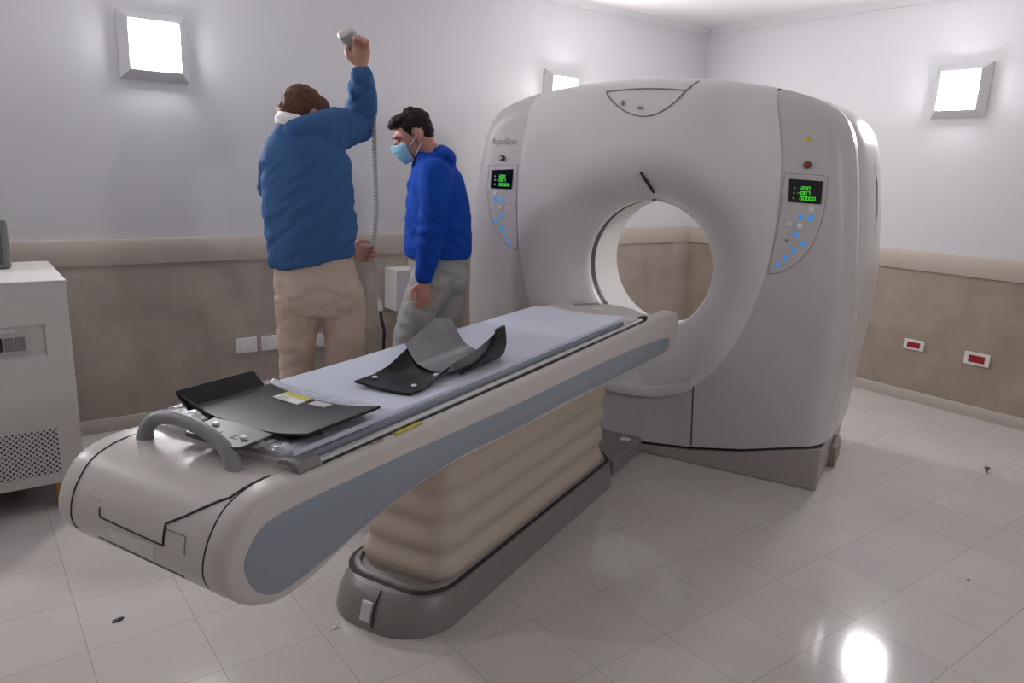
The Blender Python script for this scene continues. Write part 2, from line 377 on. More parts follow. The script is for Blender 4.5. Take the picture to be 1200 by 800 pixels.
# shells behind the face
def oring(u, off=0., oz=None): return [(u, VC+(v-VC)*(1+off*(min(1, .25+.75*max(0, z-.25)/.8) if off > .011 else 1)/1.07), 1.0+(z-1.0)*(1+(off if oz is None else oz)/.98)) for v, z in outline]+[(u, VC+h, .245) for h in (.7, .35, 0, -.35, -.7)]
obj('front_shell', MB().loft([oring(.098), oring(.125, .003), oring(.175, .004), oring(.185, -.002), oring(.19, -.05)], cap=False), 'gshell', gan, smooth=50)
obj('shell_gap', MB().loft([oring(.18, -.016), oring(.25, -.014)], cap=False), 'seam', gan)
obj('rear_shell', MB().loft([oring(.212, -.05), oring(.214, .002), oring(.228, .010, .005), oring(.34, .032, .008), oring(.48, .052, .008), oring(.62, .060, .006), oring(.76, .055, .002), oring(.86, .03, -.012), oring(.94, -.03, -.05), oring(.965, -.13)], cap=False), 'gshell', gan, smooth=50)
rb = [[(.30, BV+.362*math.cos(t), BZ+.362*math.sin(t)) for t in ths]]
for u, r in ((.58, .362), (.66, .375), (.76, .41), (.86, .47), (.93, .55), (.955, .62)): rb.append([(u, BV+r*math.cos(t), BZ+r*math.sin(t)) for t in ths])
obj('bore_liner', MB().loft(rb, cap=False), 'gliner', gan, smooth=60)
RB = [raylen([(VC+(v-VC)*.88, 1+(z-1)*.87) for v, z in outline]+[(VC+.9, .3), (VC-.9, .3)], t) for t in ths]
obj('rear_cover', MB().loft([[(.955, BV+.62*math.cos(t), BZ+.62*math.sin(t)) for t in ths], [(.965, BV+b*math.cos(t), BZ+b*math.sin(t)) for t, b in zip(ths, RB)]], cap=False), 'gshell', gan)
br = lambda u, r: [(u, BV+r*math.cos(t), BZ+r*math.sin(t)) for t in ths]
obj('bore_ring', MB().loft([br(.235, .361), br(.24, .366), br(.27, .366), br(.275, .36), br(.305, .36)], cap=False), 'ringdark', gan, smooth=60)
obj('bore_trim', MB().loft([br(.202, .375), br(.200, .366), br(.214, .359), br(.236, .359), br(.238, .364)], cap=False), 'gliner', gan, smooth=60)
# plinth under the dark gap
pl = [(VC+h, z-.02) for h, z in botR[::-1]]+[(VC-h, z-.02) for h, z in botR[1:]]
pl = [(VC+(v-VC)*.985, z) for v, z in pl]
obj('plinth', MB().prism(pl+[(VC-1.04, 0), (VC+1.04, 0)], 0, .004, .93), 'plinth', gan, smooth=30, bevel=.008)
obj('gap_dark_block', MB().prism([(VC+h*.96, z+.03) for h, z in botR[::-1]]+[(VC-h*.96, z+.03) for h, z in botR[1:]]+[(VC-1.0, .03), (VC+1.0, .03)], 0, .04, .9), 'seam', gan)  # added dark block inside the housing so the plinth gap looks shaded
obj('stabiliser_foot', MB().prism([(.40, 0), (.60, 0), (.60, .10), (.56, .135), (.50, .135), (.48, .12), (.40, .115)], 1, -.055, .004), 'brown', gan, bevel=.006)
# bulging lip under the bore with its vertical seams
lip = []
for k in range(25):
    t = k/24; h = .385*math.cos(PI*t); a = abs(h)
    zz = .345+.095*(a/.385)**2.6
    lip.append([(D(VC+h, zz)-du, VC+h, zz+dz) for du, dz in ((-.01, .035), (.022, .036), (.03, .026), (.034, .0), (.028, -.022), (-.01, -.03))])
obj('bore_lip', MB().loft(lip), 'gmid', gan, smooth=40)
for s in (-1, 1):
    pts = [(D(VC+s*.392, z)-.001, VC+s*(.387+.02*(.455-z)/.36), z) for z in (.455, .36, .27, .18, .10)]
    obj('panel_seam', MB().tube(pts, .0028, 6), 'seam', gan)
# hatch in the top of the front cover
def onface(pts, lift=.006): return [(D(v, z)-lift, v, z) for v, z in pts]
hb = [(p[0], p[1]) for p in spline([(1.236, 1.905, 0), (1.205, 1.868, 0), (1.15, 1.825, 0), (1.085, 1.795, 0), (1.018, 1.785, 0), (.945, 1.800, 0), (.868, 1.848, 0), (.82, 1.90, 0), (.775, 1.957, 0)], 6)]
obj('hatch_seam', MB().tube(onface(hb), .0035, 6), 'btngrey', gan)
obj('hatch_seam', MB().tube(onface([(1.236-.42*k/12, 1.908+.012*math.sin(PI*k/12)) for k in range(13)]), .0035, 6), 'btngrey', gan)
mm = MB(); mm.prism([(1.143, 1.836), (1.131, 1.836), (1.131, 1.862), (1.143, 1.862)], 0, D(1.137, 1.85)-.012, D(1.137, 1.85)); obj('hatch_mark', mm, 'btngrey', gan); mm = MB(); mm.prism([(1.055, 1.820), (1.025, 1.817), (1.03, 1.830), (1.05, 1.833)], 0, D(1.04, 1.825)-.012, D(1.04, 1.825))
obj('hatch_mark', mm, 'btngrey', gan)
# black strap and amber tag over the bore
obj('strap', MB().tube(onface([(1.030, 1.508), (1.012, 1.475), (.995, 1.44), (.982, 1.405)], .012), [.006, .009, .009, .006], 8), 'dark', gan)
obj('retaining_clip', MB().tube([(.195, .955, 1.368), (.192, .925, 1.374), (.196, .895, 1.368)], .006, 6), 'amber', gan)
obj('retaining_clip', MB().tube([(.20, 1.01, 1.364), (.196, .985, 1.37)], .005, 6), 'ringdark', gan)

# seven segment digits as strokes, local x right, y up, origin lower left
SEG = {'0': 'abcdef', '1': 'bc', '2': 'abged', '5': 'afgcd', '7': 'abc', '-': 'g', '3': 'abgcd', '8': 'abcdefg'}
def digit(ch, x, y, w, h, t=.0022):
    q = {'a': (0, h, w, h), 'b': (w, h/2, w, h), 'c': (w, 0, w, h/2), 'd': (0, 0, w, 0), 'e': (0, 0, 0, h/2), 'f': (0, h/2, 0, h), 'g': (0, h/2, w, h/2)}
    out = []
    for s in SEG[ch]:
        a, b, c, d = q[s]; out.append((x+min(a, c)-t/2, y+min(b, d)-t/2, x+max(a, c)+t/2, y+max(b, d)+t/2))
    return out
def control(right):
    """controls on one side: screen, round buttons, emergency stop"""
    s = -1 if right else 1
    def vv(d): return VC+s*d
    # d = distance from the centre line
    if right:
        scr = [(.745, 1.504), (.893, 1.498), (.898, 1.394), (.753, 1.398)]
        poly = [(.722, 1.528), (.90, 1.522), (.912, 1.50), (.915, 1.39), (.905, 1.30), (.885, 1.215), (.85, 1.15), (.80, 1.095), (.745, 1.06), (.705, 1.052), (.70, 1.07), (.712, 1.20), (.722, 1.35)]
        btn = [(.858, 1.369, 'btnwhite', .012), (.815, 1.330, 'btnblue', .012), (.861, 1.329, 'btnblue', .014), (.769, 1.295, 'btnwhite', .010), (.816, 1.292, 'btnwhite', .013), (.806, 1.246, 'btnblue', .012), (.767, 1.218, 'btngrey', .008), (.802, 1.212, 'dot', .007), (.842, 1.209, 'btnblue', .013), (.803, 1.172, 'btnblue', .012), (.768, 1.132, 'btnblue', .013), (.737, 1.097, 'btnblue', .012)]
        stop = (.817, 1.569)
    else:
        scr = [(.747, 1.499), (.889, 1.490), (.893, 1.388), (.752, 1.389)]
        poly = [(.722, 1.524), (.898, 1.515), (.910, 1.495), (.913, 1.39), (.905, 1.30), (.885, 1.215), (.85, 1.15), (.80, 1.095), (.745, 1.06), (.705, 1.052), (.70, 1.07), (.712, 1.20), (.722, 1.35)]
        btn = [(.862, 1.362, 'btnwhite', .010), (.858, 1.328, 'btnblue', .013), (.815, 1.318, 'btnblue', .011), (.825, 1.281, 'btnwhite', .011), (.778, 1.281, 'btnwhite', .010), (.815, 1.236, 'btnblue', .009), (.854, 1.203, 'btnblue', .012), (.812, 1.162, 'btnblue', .012), (.79, 1.12, 'btnblue', .011), (.762, 1.083, 'btnblue', .012)]
        stop = (.822, 1.558)
    base_u = lambda d, z: D(vv(d), z)
    mb = MB(); mb.loft([[(base_u(d, z)+.004, vv(d), z) for d, z in poly], [(base_u(d, z)-.0015, vv(d), z) for d, z in poly]])
    cp = obj('control_panel', mb, 'gside', gan, smooth=0, bevel=.001)
    cps = spline([(d, z, 0) for d, z in poly]+[(poly[0][0], poly[0][1], 0)], 3)
    obj('panel_outline', MB().tube([(base_u(p.x, p.y)-.001, vv(p.x), p.y) for p in cps], .0014, 5), 'btngrey', cp)
    # screen
    cen = (sum(p[0] for p in scr)/4, sum(p[1] for p in scr)/4)
    ds = MB(); ds.loft([[(base_u(d, z)+.004, vv(d), z) for d, z in scr], [(base_u(d, z)-.006, vv(d), z) for d, z in scr]])
    x0 = max(vv(p[0]) for p in scr)                                   # left edge as the viewer sees it
    zb = min(p[1] for p in scr)
    def put(rects, mi):
        for a, b, c, d in rects:
            va, vb = x0-a, x0-c; za, zb2 = zb+b, zb+d; cu = min(base_u(abs(va-VC), za), base_u(abs(vb-VC), zb2))-.0075
            ds.box(cu, cu+.003, vb, va, za, zb2, mi)
    rows = [('200', .062), ('-007', .040), ('00000', .016)] 
    for txt, y in rows:
        xs = .058 if txt[0] != '-' else .046
        for i, ch in enumerate(txt): put(digit(ch, xs+i*.0145, y, .009, .014), 1)
        put([(.026, y+.003, .032, y+.010)], 2)
    obj('display', ds, ['disp', 'green', 'dot'], cp, smooth=0)
    for d, z, m_, r in btn:
        b = MB(); u = base_u(d, z)
        b.loft([[(u+.002-du, vv(d)+rr*math.cos(a), z+rr*math.sin(a)) for a in [2*PI*j/16 for j in range(16)]] for du, rr in ((0, r), (.006, r), (.008, r*.8), (.008, r*.3))])
        obj('button', b, m_, cp, smooth=30)
    d, z = stop; b = MB(); u = base_u(d, z)
    ci = lambda du, rr: [(u+.002-du, vv(d)+rr*math.cos(a), z+rr*math.sin(a)) for a in [2*PI*j/20 for j in range(20)]]
    b.loft([ci(0, .019), ci(.010, .018), ci(.012, .014)])
    es = obj('emergency_stop', b, 'ringdark', gan, smooth=30)
    obj('stop_button', MB().loft([ci(.012, .012), ci(.02, .012), ci(.023, .009), ci(.024, .003)]), 'red' if right else 'ringdark', es, smooth=30)
    if not right: obj('stop_button', MB().loft([ci(.024, .007), ci(.0255, .006)]), 'btnwhite', es, smooth=30)
control(True); control(False)
# warning triangle on the right, lettering on the left
u = D(.218, 1.684); obj('warning_triangle', MB().prism([(.218+.017, 1.676), (.218-.017, 1.676), (.218, 1.703)], 0, u-.003, u+.002), 'warn', gan, smooth=0)
tm = text_mb('Aquilion', .052, .35, .0006); tm.v = [(D(1.845, 1.648)-.001-v[2], 1.845-v[0], 1.648+v[1]) for v in tm.v]
obj('lettering', tm, 'gtext', gan, smooth=0)
# seam line and screw on the right flank of the rear shell
obj('flank_seam', MB().tube([(.46, VC-1.056, 1.60), (.50, VC-1.080, 1.50), (.50, VC-1.099, 1.36), (.46, VC-1.107, 1.24)], [.001, .003, .003, .001], 6), 'btngrey', gan)

# ------------------------------------------------------------------ patient couch, same frame, pivot at its base
CB = (-1.2, 1.025)
couch = thing('patient_couch', 'long cream and blue scanner couch with a rounded foot end running into the scanner ring', 'scanner couch', W(CB[0], CB[1], 0), ROT)
def co(name, mb, mats, parent=couch, **k): return obj(name, mb.off((CB[0], CB[1], 0)), mats, parent, **k)
CV = 1.025
prof_in = [(-2.864, .732), (-2.846, .770), (-2.814, .808), (-2.769, .829), (-2.713, .838), (-2.62, .837), (-2.39, .837), (-2.0, .836), (-1.5, .834), (-1.0, .836), (-.5, .836), (-.2, .834), (-.095, .826), (-.045, .806), (-.03, .765), (-.05, .70), (-.095, .645), (-.14, .628), (-.319, .622), (-.952, .638), (-1.198, .646), (-1.684, .655), (-1.999, .667), (-2.122, .670), (-2.277, .659), (-2.447, .633), (-2.558, .604), (-2.65, .582), (-2.72, .577), (-2.78, .590), (-2.825, .618), (-2.858, .655), (-2.870, .690)]
def rs(poly, sub=4):
    n = len(poly); out = []
    for i in range(n):
        a, b, c, d = [Vector((*poly[(i+k) % n], 0)) for k in (-1, 0, 1, 2)]
        for k in range(sub):
            t = k/sub; p = .5*((2*b)+(c-a)*t+(2*a-5*b+4*c-d)*t*t+(3*b-a-3*c+d)*t**3); out.append((p.x, p.y))
    return out
pin = rs(prof_in)
def inset(poly, d):
    n = len(poly); out = []
    ar = sum(poly[i][0]*poly[(i+1) % n][1]-poly[(i+1) % n][0]*poly[i][1] for i in range(n)); sg = 1 if ar > 0 else -1
    for i in range(n):
        (ax, az), (bx, bz) = poly[i-1], poly[(i+1) % n]; l = math.hypot(bx-ax, bz-az) or 1
        out.append((poly[i][0]-sg*d*(bz-az)/l, poly[i][1]+sg*d*(bx-ax)/l))
    return out
for s in (-1, 1):
    V = lambda d: CV+s*d
    pr_ = lambda p, d: [(a, V(d), b) for a, b in p]
    mb = MB(); mb.loft([pr_(inset(pin, .10 if 0 else .016), .292), pr_(inset(pin, .006), .286), pr_(inset(pin, .001), .274), pr_(pin, .25), pr_(pin, .229), pr_(inset(pin, .004), .2265), pr_(inset(pin, .02), .2265)])
    cover = co('side_cover', mb, 'cream', smooth=50)
    bl = rs([(-2.823, .713), (-2.800, .752), (-2.77, .773), (-2.72, .782), (-2.62, .783), (-2.4, .780), (-2.2, .775), (-1.75, .762), (-1.33, .757), (-.97, .752), (-.5, .735), (-.22, .712), (-.18, .68), (-.21, .645), (-.5, .648), (-.956, .660), (-1.324, .674), (-1.748, .678), (-2.0, .688), (-2.13, .686), (-2.303, .672), (-2.469, .645), (-2.58, .622), (-2.691, .606), (-2.751, .609), (-2.791, .634), (-2.815, .671)])
    co('blue_inset', MB().loft([pr_(bl, .285), pr_(bl, .2935), pr_(inset(bl, .002), .2945)]), 'blue', cover, smooth=30)
    co('rail', MB().prism([(V(.246), .832), (V(.246), .846), (V(.262), .846), (V(.262), .834)], 0, -2.6, -.5), 'rail', smooth=0, bevel=.002)
    co('rail_groove', MB().prism([(V(.262), .830), (V(.262), .8395), (V(.270), .8395), (V(.270), .830)], 0, -2.6, -.48), 'seam', smooth=0)
# core of the couch between the side covers, ends in the rounded nose
core = inset(pin, .001)
core = [(min(a, -.30), b) for a, b in core]
nose = MB().loft([[(a, CV+d, b) for a, b in core] for d in (-.2255, 0, .2255)])
ns = co('nose_cover', nose, 'cream', smooth=50)
arc = [0]
k0 = max(range(len(core)), key=lambda i: core[i][0]-core[i][1]*.01)
ctop = core[k0:]+core[:k0]
for p, q in zip(ctop, ctop[1:]): arc.append(arc[-1]+math.hypot(q[0]-p[0], q[1]-p[1]))
def arc_of(u, z): return arc[min(range(len(ctop)), key=lambda i: math.hypot(ctop[i][0]-u, ctop[i][1]-z))]
def arc_at(t):
    for i in range(len(arc)-1):
        if arc[i] <= t <= arc[i+1]:
            f = (t-arc[i])/max(1e-9, arc[i+1]-arc[i]); return (ctop[i][0]+(ctop[i+1][0]-ctop[i][0])*f, ctop[i][1]+(ctop[i+1][1]-ctop[i][1])*f)
    return ctop[-1]
def seamline(name, pts, r, m_, parent=couch):
    out = []; q = []
    for u, v, z in pts:
        k = min(range(len(ctop)-1), key=lambda i: segd((u, z), ctop[i], ctop[i+1])); (a0, b0), (a1, b1) = ctop[k], ctop[k+1]
        L_ = (a1-a0)**2+(b1-b0)**2; f = 0 if L_ == 0 else max(0, min(1, ((u-a0)*(a1-a0)+(z-b0)*(b1-b0))/L_))
        t = arc[k]+f*(arc[k+1]-arc[k])
        q.append((t, v))
    for (t0, v0), (t1, v1) in zip(q, q[1:]):
        for k in range(8): f = k/8; a, b = arc_at(t0+(t1-t0)*f); out.append((a, v0+(v1-v0)*f, b))
    a, b = arc_at(q[-1][0]); out.append((a, q[-1][1], b))
    return co(name, MB().tube(out, r, 6), m_, parent)
seamline('hood_seam', [(-2.69, .80, .8365), (-2.749, .803, .8315), (-2.787, .809, .8195), (-2.813, .843, .802), (-2.8355, .884, .78), (-2.849, .930, .755), (-2.864, .923, .714)], .0032, 'seam', ns)
seamline('hood_seam', [(-2.864, .923, .714), (-2.864, 1.031, .715), (-2.863, 1.143, .717), (-2.857, 1.149, .735)], .0022, 'seam', ns)
seamline('hood_seam', [(-2.851, 1.204, .749), (-2.852, 1.147, .747)], .0012, 'faint', ns)
seamline('hood_seam', [(-2.852, .926, .745), (-2.852, .863, .747), (-2.864, .856, .714)], .0016, 'btngrey', ns)
seamline('hood_seam', [(-2.861, 1.164, .660), (-2.859, 1.017, .655), (-2.857, .879, .650)], .0020, 'seam', ns)
for s in (-1, 1):
    seamline('cover_seam', [(-2.72, CV+s*.2262, .838), (-2.787, CV+s*.2262, .82), (-2.846, CV+s*.2262, .768), (-2.868, CV+s*.2262, .70), (-2.858, CV+s*.2262, .655)], .0022, 'seam', ns)
co('name_plate', MB().add([(-2.8715, 1.110, .702), (-2.8715, .949, .705), (-2.868, .958, .669), (-2.868, 1.104, .672), (-2.862, 1.110, .702), (-2.862, .949, .705), (-2.858, .958, .669), (-2.858, 1.104, .672)], [(0, 1, 2, 3), (7, 6, 5, 4), (0, 4, 5, 1), (1, 5, 6, 2), (2, 6, 7, 3), (3, 7, 4, 0)]), 'creamlight', ns, smooth=0)
# mattress on the cradle
def mat_ring(u, w, zt): return [(u, CV+d, z) for d, z in ((-w, .836), (-w, .853), (-w+.008, zt+.004), (-w+.035, zt+.006), (-w*.55, zt), (0, zt-.004), (w*.55, zt), (w-.035, zt+.006), (w-.008, zt+.004), (w, .853), (w, .836))]
us = [-2.62+.12*k for k in range(17)]
co('cradle', MB().loft([[(u, CV+d, z) for d, z in ((-w, .83), (-w, .848), (w, .848), (w, .83))] for u, w in ((-2.64, .243), (-.52, .243), (-.42, .225), (-.34, .18), (-.28, .11), (-.255, .03))]), 'cream', smooth=30)
co('mattress', MB().loft([mat_ring(u, .232, .866+.0012*math.sin(7*u)) for u in us]+[mat_ring(-.64, .231, .864), mat_ring(-.60, .222, .860), mat_ring(-.575, .20, .856)]), 'mattress', smooth=50)
for s in (-1, 1):
    co('edge_welt', MB().tube([(u, CV+s*.236, .853) for u in us], .0105, 8), 'mattedge', smooth=50)
co('end_slot', MB().add([(-.40, 1.165, .8495), (-.29, 1.075, .8495), (-.255, 1.095, .8495), (-.365, 1.185, .8495), (-.40, 1.165, .84), (-.29, 1.075, .84), (-.255, 1.095, .84), (-.365, 1.185, .84)], [(0, 1, 2, 3), (7, 6, 5, 4), (0, 4, 5, 1), (1, 5, 6, 2), (2, 6, 7, 3), (3, 7, 4, 0)]), 'btngrey', smooth=0)
co('end_tag', MB().box(-.44, -.41, .985, 1.06, .845, .8525), 'paper', smooth=0)
co('end_cap', MB().box(-.50, -.44, CV-.262, CV-.232, .832, .852), 'dark', bevel=.004)
# arched handle on the nose
hp = spline([(-2.70, 1.215, .828), (-2.697, 1.208, .862), (-2.69, 1.175, .892), (-2.688, 1.11, .905), (-2.69, 1.03, .900), (-2.695, .955, .884), (-2.70, .915, .862), (-2.705, .895, .828)], 6)
n_ = len(hp)
co('handle', MB().tube(hp, [.017+.010*abs(2*i/(n_-1)-1)**4 for i in range(n_)], 14, sq=.8), 'handle', smooth=60)
# strap end clipped over the rail
ck = [(-2.62, .815, .858), (-2.62, .79, .862), (-2.62, .765, .858), (-2.62, .752, .842)]
co('strap_clip', MB().loft([[(u, v, z) for u, v, z in [(a[0]+du, a[1], a[2]) for a in ck]]+[(a[0]+du, a[1]+.006, a[2]-.012) for a in ck[::-1]] for du in (-.03, -.01, .03, .04)]), 'base', smooth=40, bevel=.002)
co('rail_sticker', MB().box(-2.33, -2.22, CV-.284, CV-.272, .8355, .8385), 'warn', smooth=0)
co('rail_sticker', MB().tube([(-2.40+.022*math.cos(a), CV-.278+.006*math.sin(a), .8378) for a in [2*PI*k/16 for k in range(17)]], .0012, 5), 'btngrey', smooth=0)
# pedestal: bellows and base
def stad(u0, u1, v0, v1, r, n=8):
    out = []
    for (cu, cv, a0) in ((u1-r, v1-r, 0), (u0+r, v1-r, PI/2), (u0+r, v0+r, PI), (u1-r, v0+r, 1.5*PI)):
        for k in range(n+1): a = a0+PI/2*k/n; out.append((cu+r*math.cos(a), cv+r*math.sin(a)))
    return out
br_ = []
nf = 5
for k in range(nf*8+1):
    t = k/(nf*8); z = .115+(.645-.115)*t
    w = .5+.5*math.cos(2*PI*t*nf+PI); w = w**.75
    o_ = .017*w-.008
    br_.append([(u, v, z+.02*math.sin(u*3.1+k*.4)*0) for u, v in stad(-1.90-o_+.03*t, -.53+o_, .893-o_, 1.272+o_, .09+o_)])
co('bellows', MB().loft(br_), 'bellows', smooth=50)
def baser(z, i): return [(u, v, z) for u, v in stad(-2.065+i*1.3, -.37-i*.2, .852+i, 1.318-i, .19-i*.6, 10)]
bs = co('base', MB().loft([baser(0, 0), baser(.012, 0), baser(.06, .008), baser(.105, .024), baser(.125, .036), baser(.13, .045)]), 'base', smooth=45)
rimr = lambda z, i: [(u, v, z) for u, v in stad(-1.985+i, -.43-i, .872+i, 1.298-i, .14-i*.6, 10)]
co('base_rim', MB().loft([rimr(.128, .012), rimr(.137, .014), rimr(.142, .02), rimr(.142, .03), rimr(.125, .035)], cap=False), 'base', bs, smooth=40)
co('base_groove', MB().loft([rimr(.128, -.004), rimr(.1325, -.002), rimr(.1325, .012)], cap=False), 'baseblk', bs)
co('base_seam', MB().tube([(-2.066, 1.055, .018), (-2.058, 1.055, .06), (-2.038, 1.055, .105), (-2.015, 1.055, .131)], .003, 6), 'baseblk', bs)
lb = [(-2.0635, 1.105, .035), (-2.0635, 1.065, .035), (-2.0485, 1.065, .095), (-2.0485, 1.105, .095)]
bl_ = MB(); bl_.add([Vector(p)+Vector((-.0065, 0, -.001)) for p in lb]+[Vector(p)+Vector((.004, 0, 0)) for p in lb], [(0, 1, 2, 3), (7, 6, 5, 4), (0, 4, 5, 1), (1, 5, 6, 2), (2, 6, 7, 3), (3, 7, 4, 0)])
co('type_plate', bl_, 'lampframe', bs, smooth=0)
co('floor_duct', MB().prism([(.893, 0), (.893, .075), (.91, .085), (1.25, .085), (1.27, .075), (1.27, 0)], 0, -.40, .003), 'base', smooth=0, bevel=.006)
co('duct_sticker', MB().box(-.10, -.05, .935, .985, .084, .0865), 'paper', smooth=0)

# ------------------------------------------------------------------ black tray lying on the foot end of the couch
tray = thing('leg_support_tray', 'wide black shallow tray with a yellow and white label near the couch handle', 'positioning tray', W(-2.46, 1.0, .872), ROT)
def to(name, mb, mats, parent=tray, **k): return obj(name, mb.off((-2.46, 1.0, .872)), mats, parent, **k)
def tprof(u): return [(1.178, .8965), (1.12, .887), (1.04, .8815), (.95, .882), (.87, .890), (.785, .9075)]
tz_ = lambda v: next((a[1]+(b[1]-a[1])*(v-a[0])/(b[0]-a[0]) for a, b in zip(tprof(0), tprof(0)[1:]) if b[0] <= v <= a[0]), .89)
th_ = .008
pp = [p for p in [(q.x, q.y) for q in spline([(a, b, 0) for a, b in tprof(0)], 5)]]
sh = MB(); sh.loft([[(u, v, z) for v, z in pp]+[(u, v, z-th_) for v, z in pp[::-1]] for u in (-2.590, -2.47, -2.34)])
plate = to('plate', sh, 'carbon', smooth=40, bevel=.0015)
fl = [(1.178, .8965), (1.222, .930), (1.222, .920), (1.178, .885)]
to('side_flap', MB().loft([[(u, v, z) for v, z in fl] for u in (-2.605, -2.36)]), 'carbonmatt', smooth=0, bevel=.002)
to('end_web', MB().add([(-2.605, 1.222, .928), (-2.592, 1.12, .886), (-2.600, 1.10, .873), (-2.59, 1.215, .918), (-2.58, 1.12, .880), (-2.585, 1.10, .871)], [(0, 1, 2), (5, 4, 3), (0, 3, 4, 1), (1, 4, 5, 2), (2, 5, 3, 0)]), 'carbonmatt', smooth=0)
to('tongue', MB().loft([[(-2.585, 1.10, z), (-2.585, .895, z), (-2.69, .89, z), (-2.70, .905, z), (-2.70, 1.06, z), (-2.69, 1.075, z)] for z in (.874, .882)]), 'tongue', smooth=0, bevel=.002)
for u, v in ((-2.625, 1.05), (-2.65, .925)): to('knob', MB().loft([[(u+r*math.cos(a), v+r*math.sin(a), z) for a in [2*PI*j/12 for j in range(12)]] for r, z in ((.008, .882), (.008, .887), (.005, .889))]), 'white', smooth=30)
to('arrow_mark', MB().box(-2.66, -2.655, 1.0, 1.05, .8815, .8828).box(-2.655, -2.645, 1.0, 1.003, .8815, .8828), 'dark', smooth=0)
to('arrow_mark', MB().box(-2.66, -2.64, .955, .958, .8815, .8828).box(-2.663, -2.66, .935, .958, .8815, .8828), 'dark', smooth=0)
to('foot_block', MB().loft([[(-2.595, .90, z), (-2.595, .835, z), (-2.50, .825, z), (-2.50, .90, z)] for z in (.872, .880)]), 'carbonmatt', smooth=0)
def stick(pts, mi, mb, lift): mb.loft([[(u, v, tz_(v)+l) for u, v in pts] for l in (-.001, lift)], mi=mi)
lab = MB(); stick([(-2.405, 1.100), (-2.350, 1.100), (-2.350, 1.012), (-2.405, 1.012)], 0, lab, .0022)
to('warning_label', lab, 'paper', plate, smooth=0)
lab = MB(); stick([(-2.372, 1.100), (-2.350, 1.100), (-2.350, 1.012), (-2.372, 1.012)], 0, lab, .003)
to('warning_stripe', lab, 'warn', plate, smooth=0)
lab = MB()
for k in range(3): stick([(-2.400+k*.008, 1.09), (-2.397+k*.008, 1.09), (-2.397+k*.008, 1.03), (-2.400+k*.008, 1.03)], 0, lab, .0028)
to('label_print', lab, 'ink', plate, smooth=0)
lab = MB(); stick([(-2.385, .992), (-2.355, .992), (-2.355, .935), (-2.385, .935)], 0, lab, .0022)
to('small_label', lab, 'lampframe', plate, smooth=0)

# ------------------------------------------------------------------ head holder lying further up the couch
hd = thing('head_holder', 'glossy black curved head holder with silver lining lying mid couch', 'head holder', W(-1.85, .97, .868), ROT)
def ho(name, mb, mats, parent=hd, **k): return obj(name, mb.off((-1.85, .97, .868)), mats, parent, **k)
st = [  # u-shift per station, then the section from left rim over the bottom to right rim: (u, v, z)
    [(-2.142, 1.050, .880), (-2.142, .998, .878), (-2.142, .945, .876), (-2.142, .893, .877), (-2.142, .842, .880)],
    [(-2.06, 1.048, .882), (-2.06, .995, .876), (-2.06, .942, .874), (-2.06, .89, .876), (-2.06, .845, .882)],
    [(-2.00, 1.040, .897), (-2.0, .995, .876), (-2.0, .942, .873), (-2.0, .89, .878), (-2.0, .858, .892)],
    [(-1.93, 1.035, .930), (-1.93, .99, .884), (-1.93, .94, .874), (-1.93, .895, .880), (-1.93, .868, .903)],
    [(-1.90, 1.04, .937), (-1.90, .995, .886), (-1.90, .942, .874), (-1.90, .90, .880), (-1.905, .872, .905)]]
def shell(sts, th, sub=5):
    mb = MB(); rings = []
    for s_ in sts:
        sp = spline(s_, sub); rings.append([tuple(p) for p in sp]+[(p.x, p.y, p.z-th) for p in sp[::-1]])
    return mb.loft(rings)
ho('front_tongue', shell(st, .007), 'headplastic', smooth=50, bevel=.001)
st2 = [[(u, v, z) for v, z in sec] for u, sec in (
    (-1.915, ((1.045, .945), (1.0, .893), (.945, .877), (.895, .877), (.862, .889), (.858, .910))),
    (-1.80, ((1.07, .968), (1.01, .895), (.955, .877), (.89, .877), (.846, .891), (.846, .932))),
    (-1.68, ((1.095, .985), (1.02, .900), (.965, .878), (.89, .878), (.848, .896), (.858, .957))),
    (-1.60, ((1.085, .975), (1.03, .905), (.975, .879), (.90, .879), (.862, .900), (.872, .970))))]
st3 = [[(p[0]+.002*(1 if i < 2 else -1), p[1]+(-.004 if j == 0 else .004 if j == 5 else 0), p[2]+.0035) for j, p in enumerate(s_)] for i, s_ in enumerate(st2)]
ho('silver_liner', shell(st3, .002), 'headliner', smooth=50)
sw = [(-1.70, .862, .905), (-1.66, .855, .93), (-1.63, .856, .955), (-1.61, .862, .98)]
ho('side_wing', MB().loft([[(u-w_, v, z) , (u+w_, v+.012, z), (u+w_, v+.022, z), (u-w_, v+.01, z)] for (u, v, z), w_ in zip([(-1.76, .846, .876), (-1.72, .835, .895), (-1.675, .832, .925), (-1.65, .838, .955), (-1.64, .846, .984)], (.13, .10, .062, .042, .036))]), 'headplastic', smooth=50, bevel=.002)
for u, v in ((-2.085, 1.02), (-2.085, .875)): ho('rivet', MB().ball((u, v, .883), (.009, .009, .004), 10, 6), 'white')
ho('rivet', MB().ball((-1.96, .885, .886), (.012, .009, .004), 10, 6), 'white')

